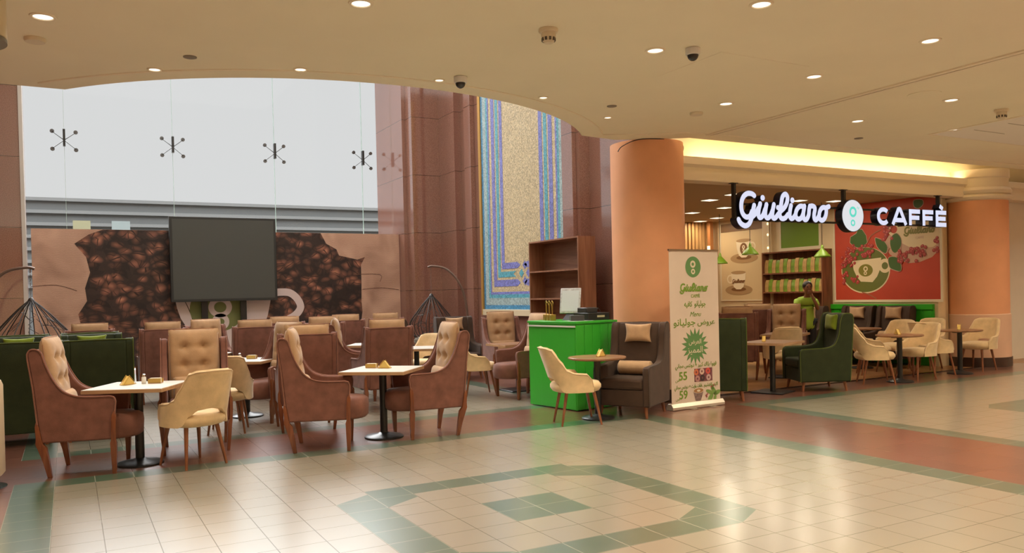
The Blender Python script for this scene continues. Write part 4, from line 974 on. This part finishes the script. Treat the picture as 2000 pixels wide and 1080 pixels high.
def caddy(loc,a,lab):
    t=thing('table_caddy',lab,'caddy',loc,a)
    MB().box(-.06,.06,-.035,.035,0,.008).ob('tray',edgew,t); 
    for s in (-1,1): MB().box(-.06,.06,s*.035-.003,s*.035+.003,.008,.045).ob('side',goldw,t)
    MB().box(-.05,.05,-.025,.025,.008,.05).ob('sachets',mat('paper_sachets',(.7,.6,.42),.6,var=.3,scale=60),t)
caddy((.86,.70,TZ),-25,'small gold caddy of sugar sachets on the front left white table')
caddy((2.26,3.28,TZ),-35,'small caddy of sachets on the second-row white table')
caddy((3.06,.78,TZ),-40,'small brown box behind the yellow napkins on the middle white table')
def shaker(loc,lab):
    t=thing('salt_shaker',lab,'shaker',loc)
    MB().lathe([(.02,0),(.022,.01),(.02,.06),(.016,.065)],0,0,16).ob('body',white,t); MB().lathe([(.017,.065),(.017,.085),(.008,.092)],0,0,16).ob('cap',chrome,t)
shaker((2.08,3.14,TZ),'white salt shaker on the second-row white table'); shaker((.76,.74,TZ),'white salt shaker on the front left white table')
# ------------------------------------------------------------ HANGING EGG CHAIRS
wick=mat('dark_wicker',(.022,.014,.011),.5); pole=mat('bronze_pole',(.16,.10,.075),.35,.3)
def egg(name,lab,loc,rz,zt,za,R_e):
    t=thing(name,lab,'hanging chair',loc,rz,'hanging wicker egg chairs')
    H=za-.45
    prof=lambda v:(R_e*(min(v,1)**.85) if v<.8 else R_e*(.83+.17*math.sin(PI/2*(v-.8)/.3)) if v<1.1 else R_e*math.cos(PI*.5*(v-1.1)/.9)**.7 if v<2 else .01)
    nr=16; rb=MB()
    for k in range(nr):
        a=2*PI*k/nr; L_=[]
        for j in range(17):
            v=2*j/16; rr=max(prof(v),.01); z=za-H*(j/16)
            L_.append((rr*math.cos(a),rr*math.sin(a),z))
        rb=MB(); rb.tube(L_,.008,6); rb.ob('rib',wick,t)
    rd=random.Random(5); wv=MB()
    for k in range(90):
        a=rd.uniform(.35*PI,1.9*PI); v=rd.uniform(.35,1.8); L_=[]
        da=rd.uniform(-.5,.5); dv=rd.uniform(-.22,.22)
        for j in range(6):
            vv=min(max(v+dv*j/5,0.05),1.95); rr=max(prof(vv),.01); z=za-H*vv/2; aa=a+da*j/5; L_.append((rr*math.cos(aa),rr*math.sin(aa),z))
        wv.tube(L_,.0045,4)
    w_=wv.ob('weave',wick,t); w_['kind']='stuff'
    MB().lathe([(0.01,za+.03),(.03,za+.02),(.05,za-.02),(.04,za-.05)],0,0,12).ob('crown',wick,t)
    ch=MB()
    n=int((zt-za)/.035)
    for k in range(n):
        z=za+.03+k*.035; o=.008 if k%2 else 0; p=.008 if not k%2 else 0
        ch.tube([(o,p,z),(.0,.0,z+.02),(-o,-p,z),(0,0,z-.016),(o,p,z)],.004,4)
    ch.ob('chain',pole,t)
    po=MB(); P=spath([(-.06,0,zt+.04),(.06,0,zt+.06),(.35,0,zt-.02),(.62,0,zt-.35),(.74,0,zt-.85),(.72,0,zt-1.35),(.62,0,zt-1.75),(.5,0,.05)],6); po.tube(P,.022,10); po.ob('arched_pole',pole,t)
    MB().tube([(.0,0,zt+.05),(.0,0,zt-.02)],.008,6).ob('hook',pole,t)
    b=MB(); b.tube([(.5*math.cos(2*PI*k/30),.5*math.sin(2*PI*k/30),.03) for k in range(31)],.03,8,False); b.ob('base_ring',pole,t)
    cu=MB(); cu.blob((0,0,.62),(.36,.36,.10),20,10,.7); cu.ob('seat_cushion',fabric('grey_cushion',(.22,.19,.15),.1),t)
    return t
egg('hanging_egg_chair','dark wicker egg chair hanging behind the green armchairs by the stone pier',(-.37,7.0,0),178,2.06,1.62,.56)
egg('hanging_egg_chair','dark wicker egg chair hanging before the granite pilasters at the far end',(6.68,7.55,0),-38,2.08,1.55,.46)
# ------------------------------------------------------------ GREEN COUNTER, register, bottles
cgreen=mat('counter_green_paint',(.045,.42,.035),.3,var=.04,scale=2); CH=1.155
ct=thing('counter','bright green wooden service counter with grooved side','counter',(5.83,.89,0),8)
b=MB(); b.box(0,.70,0,.98,0.01,CH-.03)
for k in range(5): b.box(.005+k*.14,.13+k*.14,-.008,0,.02,CH-.05)
b.ob('body',cgreen,ct,bev=.003)
MB().box(-.015,.72,-.02,.995,CH-.03,CH).ob('counter_top',cgreen,ct,bev=.004)
MB().box(-.02,-.005,0,.98,CH-.075,CH-.055).ob('white_trim_strip',white,ct)
MB().box(-.006,0,.02,.72,.02,CH-.09).ob('door_panel',cgreen,ct,bev=.002)
def onc(x,y,z=0): # counter local -> world
    a=math.radians(8); return (5.83+x*math.cos(a)-y*math.sin(a),.89+x*math.sin(a)+y*math.cos(a),CH+z)
pos=thing('card_terminal_screen','white wrapped touch screen till on a black stand on the counter','till',onc(.38,.55),-48)
m=MB(); m.box(-.145,.145,-.012,.012,0,.36); m.xf(Matrix.Translation((0,0,.09))@Matrix.Rotation(-.28,4,'X')); m.ob('screen',mat('wrapped_screen_frame',(.55,.56,.57),.25,var=.3,scale=30),pos,bev=.012)
m=MB(); m.box(-.12,.12,-.016,-.012,.03,.32); m.xf(Matrix.Translation((0,0,.09))@Matrix.Rotation(-.28,4,'X')); m.ob('display',mat('pale_display',(.62,.68,.72),.3),pos)
MB().loft([[(-.09,-.08,.0),(.09,-.08,0),(.09,.14,0),(-.09,.14,0)],[(-.05,0,.08),(.05,0,.08),(.05,.1,.08),(-.05,.1,.08)],[(-.03,.03,.22),(.03,.03,.22),(.03,.07,.22),(-.03,.07,.22)]]).ob('stand',black,pos)
tr_=thing('cash_drawer','black cash drawer and receipt printer beside the till screen','till',onc(.52,.27),0)
MB().box(-.17,.17,-.18,.18,0,.10).ob('drawer',black,tr_,bev=.006)
MB().box(-.03,.09,-.182,-.18,.04,.065).ob('label_plate',mat('beige_label',(.5,.42,.28),.5),tr_)
MB().box(-.16,.02,-.12,.1,.10,.17).ob('printer',mat('dark_plastic',(.03,.03,.03),.3),tr_,bev=.01)
m=MB(); m.tube([(.05,0,.10),(.10,-.02,.16),(.16,.02,.12),(.2,.1,.02)],.006,6); m.ob('cable',black,tr_)
cn=thing('payment_terminal','small dark card reader lying on papers on the counter','card reader',onc(.20,.20),-20)
MB().box(-.09,.09,-.05,.05,0.004,.075).ob('body',mat('dark_grey_plastic',(.05,.05,.055),.3),cn,bev=.006)
tag(MB().quad((-.16,-.14,.002),(.2,-.12,.002),(.18,.12,.002),(-.14,.10,.002)).ob('paper_sheet',white,loc=onc(.20,.20,0)),'white papers under the card reader on the counter','paper')
gs=thing('gold_stand','gold wire basket stand with tall looped handles at the counter edge','stand',onc(.16,.72),-8)
for k in range(3):
    for y in (-1,1):
        pass
    m=MB(); P=[(0,-.012,0),(0,-.012,.20)]+[(0,.028*math.sin(a)*1.0,.24+.028*-math.cos(a)) for a in (-.4-PI*.1,-1.5,-2.4,PI,2.4,1.5,.7)]+[(0,.012,.20),(0,.012,0)]
    m.tube([(x+.0,y+(k-1)*.10,z) for x,y,z in P],.004,6); m.ob('loop_handle',goldw,gs)
    MB().box(-.035,.035,(k-1)*.10-.04,(k-1)*.10+.04,0,.085).ob('basket',goldw,gs,bev=.004)
# ------------------------------------------------------------ WOODEN SHELF against the granite
sw=wood_mat('shelf_wood',(.20,.085,.045),(.36,.17,.095),'Z',2.2,.4); sw2=wood_mat('shelf_wood_back',(.17,.08,.045),(.30,.16,.10),'X',2.2,.4)
sf=thing('bookshelf','empty tall walnut shelf unit standing between the mosaic and the orange column','shelf',(7.26,4.52,0),-90)
L_=1.57; T_=2.43
MB().box(.02,L_-.02,.31,.33,.02,T_).ob('back_panel',sw2,sf)
for a in (0,L_-.025): MB().box(a,a+.025,0,.33,0,T_).ob('side_panel',sw,sf)
for z in (T_-.025,1.89,1.42,.95,.48,.05): MB().box(.025,L_-.025,0,.31,z-.0,z+.025).ob('shelf_board',sw,sf)
# ------------------------------------------------------------ ROLL-UP BANNER
bn=thing('rollup_banner','white roll-up banner with green logo, Arabic menu offers and prices','banner',(6.82,.22,0),3)
BW=.86; BH=2.03
bpm=mat('banner_vinyl',(.62,.50,.40),.45,var=.05,scale=3); bg_=mat('banner_green',(.10,.22,.07),.5); bgr=mat('banner_green_text',(.15,.26,.025),.5); bcr=mat('banner_cream',(.66,.56,.40),.5)
MB().box(.0,BW,.0,.004,.07,BH).ob('sheet',bpm,bn)
MB().box(-.01,BW+.01,-.01,.012,BH,BH+.022).ob('top_rail',chrome,bn)
m=MB(); m.prism([(-.05,.005),(.07,.005),(.075,.04),(.04,.085),(-.02,.085),(-.055,.04)],0,-.03,BW+.03); m.ob('base_case',mat('silver_case',(.6,.52,.42),.3,.4),bn,bev=.004)
for a in (.25,.6): MB().box(a,a+.12,-.14,-.04,0,.006).ob('foot',chrome,bn)
MB().tube([(BW/2,.03,.05),(BW/2,.03,BH)],.008,8).ob('support_pole',chrome,bn)
cx=BW*.48
m=MB(); disc(m,cx,1.825,.135,.135,-.002,-.002,40,True); m.ob('logo_circle',bg_,bn,smooth=0)
m=MB(); annulus(m,cx-.005,1.86,.047,.022,-.004,-.004); annulus(m,cx-.003,1.765,.036,.016,-.004,-.004); m.ob('logo_rings',bcr,bn,smooth=0)
logo('logo_lettering',bgr,bn,cx-.235,1.485,.48,-.003,.085)
text('caffe_lettering','CAFFÈ',.062,bgr,bn,(cx+.03,-.003,1.43),bold=.001,fit=.155)
text('arabic_name',arabic('جوليانو'),.1,bgr,bn,(cx+.11,-.003,1.315),bold=.0015,fit=.20,fh=1.35); text('arabic_name',arabic('كافيه'),.1,bgr,bn,(cx-.10,-.003,1.315),bold=.0015,fit=.14,fh=1.35)
text('menu_lettering','Menu',.13,bgr,bn,(cx+.02,-.003,1.185),shear=.35,fit=.20)
text('arabic_heading',arabic('عروض'),.15,bgr,bn,(cx+.215,-.003,1.075),bold=.0015,fit=.31,fh=.85); text('arabic_heading',arabic('جوليانو'),.15,bgr,bn,(cx-.17,-.003,1.075),bold=.0015,fit=.38,fh=.85)
m=MB(); P=[]
for k in range(36):
    a=PI/2+PI*k/18; rr=.24 if k%2==0 else .155; P.append((cx+.01+rr*math.cos(a),.80+rr*math.sin(a)))
P2=P; cxy=(cx+.01,.80); m.add([(cxy[0],-.002,cxy[1])]+[(a,-.002,b) for a,b in P2],[(0,k+1,(k+1)%36+1) for k in range(36)]); m.ob('starburst',bg_,bn,smooth=0)
text('starburst_text',arabic('العرض'),.125,bcr,bn,(cx+.01,-.004,.83),bold=.001,fit=.22); text('starburst_text',arabic('المميز'),.15,bcr,bn,(cx+.01,-.004,.715),bold=.001,fit=.27)
text('offer_line',arabic('دونتس مجاني')+' + '+arabic('قهوة بلاك كبير') if 0 else arabic('قهوة بلاك كبير + دونتس مجاني'),.082,bgr,bn,(cx+.02,-.003,.535),bold=.0008,fit=.73,fh=1.2)
text('price','55',.15,bgr,bn,(.20,-.003,.375),bold=.003); text('price_sign',arabic('س')+'',.06,bgr,bn,(.10,-.003,.36))
dn=MB().box(.40,.72,-.003,.0,.335,.505); dn.ob('donut_photo',mat('donut_photo_ground',(.17,.05,.06),.5,var=.4,scale=20),bn)
for i,(a,b_,c) in enumerate(((.43,.46,(.5,.14,.06)),(.53,.465,(.55,.38,.30)),(.64,.465,(.55,.08,.06)),(.45,.375,(.4,.2,.18)),(.54,.38,(.05,.03,.03)),(.65,.38,(.5,.33,.30)))):
    m=MB(); annulus(m,a,b_,.042,.014,-.005,-.005,1,20); m.ob('donut_print',mat('donut_%d'%i,c,.5),bn,smooth=0)
text('offer_line',arabic('لاتيه , كابتشينو , فلات وايت + دونتس مجاني'),.070,bgr,bn,(cx+.02,-.003,.265),bold=.0008,fit=.77,fh=1.5)
text('price','59',.15,bgr,bn,(.20,-.003,.135),bold=.003); text('price_sign',arabic('س'),.06,bgr,bn,(.10,-.003,.12))
m=MB(); shape(m,[(.37,.22),(.41,.10),(.43,.08),(.49,.08),(.51,.10),(.56,.22)],-.003); m.ob('paper_cup_print',mat('cup_print_grey',(.20,.13,.11),.5,var=.5,scale=30),bn,smooth=0)
m=MB(); disc(m,.465,.222,.098,.036,-.004,-.004,30,True); m.ob('cup_rim_print',bcr,bn,smooth=0)
m=MB(); disc(m,.465,.220,.085,.029,-.005,-.005,30,True); m.ob('coffee_print',mat('coffee_print_tan',(.34,.16,.06),.5),bn,smooth=0)
m=MB(); disc(m,.465,.218,.03,.015,-.006,-.006,16,True); m.ob('latte_art_print',bcr,bn,smooth=0)
lf_=mat('leaf_print_green',(.16,.27,.06),.5)
for (a,b_,l,w_,r_) in ((.68,.11,.09,.035,.9),(.74,.20,.10,.032,2.2),(.80,.17,.08,.03,.3),(.66,.19,.08,.025,2.8),(.76,.10,.06,.025,1.3),(.72,.25,.05,.015,1.9)):
    m=MB(); disc(m,a,b_,l*.8,w_,-.003,-.003,20,True,r_); m.ob('leaf_print',lf_,bn,smooth=0)
for (a,b_) in ((.60,.145),(.62,.16),(.61,.13),(.70,.255),(.74,.27)):
    m=MB(); disc(m,a,b_,.013,.013,-.004,-.004,12,True); m.ob('berry_print',mat('banner_berry',(.30,.06,.06),.5),bn,smooth=0)
# ------------------------------------------------------------ STAND at the left margin, hanging cylinder at the top left corner
st=thing('white_stand','white cylindrical stand on a chrome disc at the left edge of the floor','stand',(-.62,.28,0))
MB().lathe([(.235,.10),(.26,.13),(.26,.86),(.245,.90),(.22,.905)],0,0,40).ob('drum',mat('stand_cream',(.66,.52,.36),.4),st)
MB().lathe([(.05,.02),(.05,.11)],0,0,16).ob('stem',chrome,st)
MB().lathe([(.27,0),(.27,.008),(.20,.02),(.08,.035)],0,0,40).ob('base_disc',chrome,st)
st2=thing('hanging_cylinder','cream cylindrical fixture hanging from the ceiling at the upper left corner','ceiling fixture',(-.40,-1.80,3.17))
MB().lathe([(.25,.02),(.25,.43)],0,0,40,False).ob('body',mat('fixture_cream',(.70,.60,.40),.45),st2)
MB().lathe([(.235,.0),(.25,.0),(.25,.025),(.24,.03)],0,0,40).ob('bottom_cap',mat('fixture_dark',(.22,.2,.16),.4),st2)
# ------------------------------------------------------------ CEILING DEVICES
DL=[([(0.037,-1.074)][0],1,'lit downlight nearest the hanging cylinder in the upper left'),([(0.870,0.039)][0],.72,'small downlight at the soffit edge above the left of the window'),
([(2.034,-0.480)][0],.72,'small downlight at the soffit edge above the middle of the window'),([(2.004,-2.287)][0],1,'lit downlight at the very top edge left of the centre'),
([(3.321,-0.650)][0],.6,'small downlight just left of the dome camera at the curved edge'),([(4.601,-0.459)][0],.6,'small downlight above the mosaic panel'),
([(5.813,0.072)][0],.6,'small downlight near the top of the near orange column'),([(4.634,-2.278)][0],1,'lit downlight beside the right dome camera'),
([(6.636,-1.032)][0],1,'lit downlight in front of the script part of the sign, nearest the beam'),([(6.630,-2.252)][0],1,'lit downlight in the row along the ceiling groove, second from the beam'),
([(8.880,-0.992)][0],1,'lit downlight beyond the groove, straight above the round badge'),([(4.632,-3.495)][0],1,'lit downlight at the very top edge right of the centre'),
([(6.623,-3.479)][0],1,'lit downlight nearest the upper right corner, before the groove'),([(8.919,-2.194)][0],1,'bright downlight beyond the groove at the right'),
([(10.636,-1.137)][0],1,'lit downlight beside the pale ceiling panel')]
dglow=mat('downlight_glow',(1,.95,.85),.4,emit=(1,.93,.78),es=1.8)
f0=None
for (p,s,lab) in DL:
    if f0 is None:
        f0=t=thing('downlight',lab,'ceiling light',(p[0],p[1],CEIL),0,'round downlights in the mall ceiling')
        m=MB(); m.lathe([(.062,-.0),(.068,-.010),(.086,-.008),(.09,0)],0,0,36,False); m.ob('trim_ring',trimm,t)
        MB().lathe([(.064,-.003),(.0,-.005)],0,0,32,False).ob('lens',dglow,t)
    else: t=dup(f0,lab,(p[0],p[1],CEIL),0)
    t.scale=(s,s,1)
    area_light('downlight_lamp',(p[0],p[1],CEIL-.02),.15*s,DOWN*s*s,WARM,(0,0,0),spread=2.4,spec=.1)
# further lamps of the same ceiling beyond the frame
for x_ in (-6,-3.5,-1.0,1.5,4,6.6,9,11.5,14,17,19.5):
    for y_ in (-5.2,-7.6,-10,-12.5,-15):
        area_light('downlight_lamp',(x_,y_,CEIL-.02),.15,DOWN*1.3,WARM,(0,0,0),spread=2.4,spec=.1)
for x_ in (12.5,15,17.5,20):
    for y_ in (-1.2,-3.3): area_light('downlight_lamp',(x_,y_,CEIL-.02),.15,DOWN,WARM,(0,0,0),spread=2.4,spec=.1)
for x_ in (-3,-6,-9):
    for y_ in (-.5,-2.9): area_light('downlight_lamp',(x_,y_,CEIL-.02),.15,DOWN,WARM,(0,0,0),spread=2.4,spec=.1)
def dome(lab,p):
    t=thing('dome_camera',lab,'security camera',(p[0],p[1],CEIL),0,'dome cameras')
    MB().lathe([(.05,0),(.062,-.004),(.062,-.05),(.058,-.06)],0,0,28).ob('housing',white,t)
    m=MB(); m.blob((0,0,-.06),(.048,.048,.05),24,12); m.ob('dome',mat('smoked_dome',(.02,.02,.02),.08),t); return t
d_=dome('white dome camera at the curved soffit edge',[(3.459,-0.830)][0]); d_.scale=(1,1,1); dup(d_,'white dome camera in the flat ceiling right of a downlight',(*[(4.894,-2.459)][0],CEIL),0)
det=mat('detector_cream',(.72,.62,.44),.5)
def detector(lab,p,big):
    t=thing('smoke_detector',lab,'smoke detector',(p[0],p[1],CEIL),0)
    MB().lathe([(.075,0),(.078,-.015),(.07,-.03)],0,0,28).ob('base',det,t)
    if big:
        MB().lathe([(.055,-.03),(.058,-.05),(.05,-.09),(.035,-.11)],0,0,24).ob('head',det,t)
        for k in range(10): m=MB(); m.box(.046,.056,-.009,.009,-.095,-.07); m.xf(Matrix.Rotation(2*PI*k/10,4,'Z')); m.ob('vent',mat('detector_slot',(.1,.08,.06),.6),t)
detector('cream smoke detector with vented head at the top centre of the ceiling',[(3.503,-2.362)][0],True)
detector('flat cream detector disc near the upper left corner',[(-0.031,-0.494)][0],False)
detector('flat cream detector above the left part of the lit cove',[(6.641,-0.540)][0],False)
detector('small detector near the pale ceiling panel at the far right',[(9.994,-2.132)][0],True)
def spk(lab,p,r,c,nm='ceiling_speaker'):
    o=MB().lathe([(r,0),(r,-.006),(r*.9,-.008)],0,0,28).ob(nm,c,loc=(p[0],p[1],CEIL)); tag(o,lab,'ceiling vent'); return o
gry=mat('speaker_grey',(.22,.18,.13),.6)
spk('small dark round grille above the window between two downlights',[(1.101,-0.472)][0],.055,gry)
spk('small dark round grille between two downlights above the mosaic',[(5.516,-0.422)][0],.055,gry)
spk('small grey disc near the badge end of the cove',[(9.915,-0.199)][0],.06,gry)
spk('large faint round speaker beyond the ceiling groove',[(8.373,-2.235)][0],.17,ceilm)
# ------------------------------------------------------------ WOMAN leaning on the chair
skin=mat('brown_skin',(.23,.095,.045),.5,var=.05,scale=6); lime=mat('lime_shirt',(.33,.50,.05),.7,var=.12,scale=6,bump=.2,bscale=18); hairm=mat('black_hair',(.012,.009,.008),.4); trous=mat('black_trousers',(.012,.012,.016),.7)
def skinned(name,chains,m,parent,sub=2):
    """chains: list of lists of (x,y,z,r); first point of later chains may repeat an earlier point to branch"""
    V=[];E=[];Rr=[];idx={}
    for ch in chains:
        prev=None
        for (x,y,z,r) in ch:
            k=(round(x,4),round(y,4),round(z,4))
            if k not in idx: idx[k]=len(V); V.append((x,y,z)); Rr.append(r)
            i=idx[k]
            if prev is not None and prev!=i: E.append((prev,i))
            prev=i
    me=bpy.data.meshes.new(name); me.from_pydata(V,E,[]); me.materials.append(m)
    o=bpy.data.objects.new(name,me); C.objects.link(o); o.parent=parent
    md=o.modifiers.new('sk','SKIN'); md.use_smooth_shade=True
    for i,sv in enumerate(me.skin_vertices[0].data): sv.radius=(Rr[i],Rr[i]); sv.use_root=(i==0)
    s=o.modifiers.new('su','SUBSURF'); s.levels=sub; s.render_levels=sub
    return o
pw_=thing('person','woman in a lime green shirt standing inside the shop, chin resting on her hand','person',(12.52,3.06,0),-122)
# local frame: +X is the way she faces (toward the viewer), +Y her left
SW_=.17
body=skinned('body',[
 [(0,0,.95,.115),(0,0,1.10,.08),(.03,0,1.25,.085),(.06,0,1.33,.085),(.09,0,1.40,.05),(.12,0,1.46,.052),(.14,0,1.52,.075),(.15,0,1.58,.085),(.14,0,1.64,.065)],
 [(0,0,.95,.13),(0,.10,.88,.095),(.02,.11,.50,.06),(0,.11,.10,.042),(0,.11,.05,.04),(.14,.12,.035,.03)],
 [(0,0,.95,.13),(0,-.10,.88,.095),(.02,-.11,.50,.06),(0,-.11,.10,.042),(0,-.11,.05,.04),(.14,-.12,.035,.03)],
 [(.06,0,1.33,.085),(.06,.155,1.325,.04),(.20,.17,1.14,.043),(.26,.11,1.27,.035),(.24,.045,1.42,.028),(.235,.035,1.46,.03)],
 [(.06,0,1.33,.085),(.06,-.155,1.325,.04),(.16,-.28,1.18,.045),(.34,-.24,1.10,.036),(.42,-.20,1.09,.026),(.46,-.19,1.09,.028)],
],skin,pw_)
def finger(name,P,par): return skinned(name,[P],skin,par,1)
for k in range(4): # hand against the cheek, fingers folded
    y=.02+.0*k; z=1.455+.018*k
    m=MB(); m.tube([(.245,.03,z),(.262,.005,z+.008),(.25,-.018,z+.01),(.236,-.028,z+.004)],[.010,.0098,.009,.007],8); m.ob('finger',skin,pw_)
m=MB(); m.tube([(.22,.05,1.45),(.222,.058,1.49),(.22,.055,1.525)],[.012,.011,.008],8); m.ob('thumb',skin,pw_)
for k in range(4):
    yy=-.215+.019*k; m=MB(); m.tube([(.47,yy,1.095),(.505,yy,1.09),(.525,yy,1.07),(.53,yy,1.05)],[.010,.0095,.009,.007],8); m.ob('finger',skin,pw_)
m=MB(); m.tube([(.45,-.16,1.09),(.475,-.148,1.08),(.49,-.145,1.065)],[.012,.011,.008],8); m.ob('thumb',skin,pw_)
shirt=skinned('shirt',[
 [(0,0,.72,.185),(0,0,.86,.18),(0,0,.98,.165),(0,0,1.09,.155),(.012,0,1.17,.155),(.03,0,1.25,.15),(.06,0,1.33,.12),(.085,0,1.385,.075)],
 [(.06,0,1.33,.12),(.06,.155,1.325,.072),(.15,.175,1.19,.066)],
 [(.06,0,1.33,.12),(.06,-.155,1.325,.072),(.13,-.235,1.21,.066)]],lime,pw_)
tro=skinned('trousers',[
 [(0,0,.93,.14),(0,.10,.86,.11),(.02,.11,.50,.078),(0,.11,.12,.062)],[(0,0,.93,.14),(0,-.10,.86,.11),(.02,-.11,.50,.078),(0,-.11,.12,.062)]],trous,pw_)
# head details
m=MB(); m.blob((.145,0,1.575),(.088,.072,.108),20,14); m.ob('head',skin,pw_)
pw_.scale=(.965,.965,.965)
m=MB(); m.blob((.112,0,1.612),(.102,.094,.100),20,12); m.ob('hair',hairm,pw_)
m=MB(); m.blob((.045,0,1.60),(.05,.055,.05),14,10); m.ob('hair_bun',hairm,pw_)
m=MB(); m.loft([[(.225,-.012,1.555),(.245,-.014,1.55),(.245,.014,1.55),(.225,.012,1.555)],[(.222,-.007,1.59),(.232,-.007,1.59),(.232,.007,1.59),(.222,.007,1.59)]]); m.ob('nose',skin,pw_,bev=.004)
for s in (-1,1):
    m=MB(); m.blob((.222,.030*s,1.588),(.009,.014,.006),10,6); m.ob('eye',mat('eye_dark',(.02,.012,.01),.2),pw_)
    m=MB(); m.blob((.223,.031*s,1.604),(.006,.019,.004),8,6); m.ob('eyebrow',hairm,pw_)
    m=MB(); m.blob((.135,.076*s,1.575),(.018,.01,.026),8,8); m.ob('ear',skin,pw_)
m=MB(); m.blob((.225,0,1.528),(.010,.022,.008),10,6); m.ob('mouth',mat('lip_brown',(.16,.04,.03),.4),pw_)
for s in (-1,1):
    m=MB(); m.blob((.06,.115*s,.035),(.13,.045,.035),14,8,.8); m.ob('shoe',black,pw_)
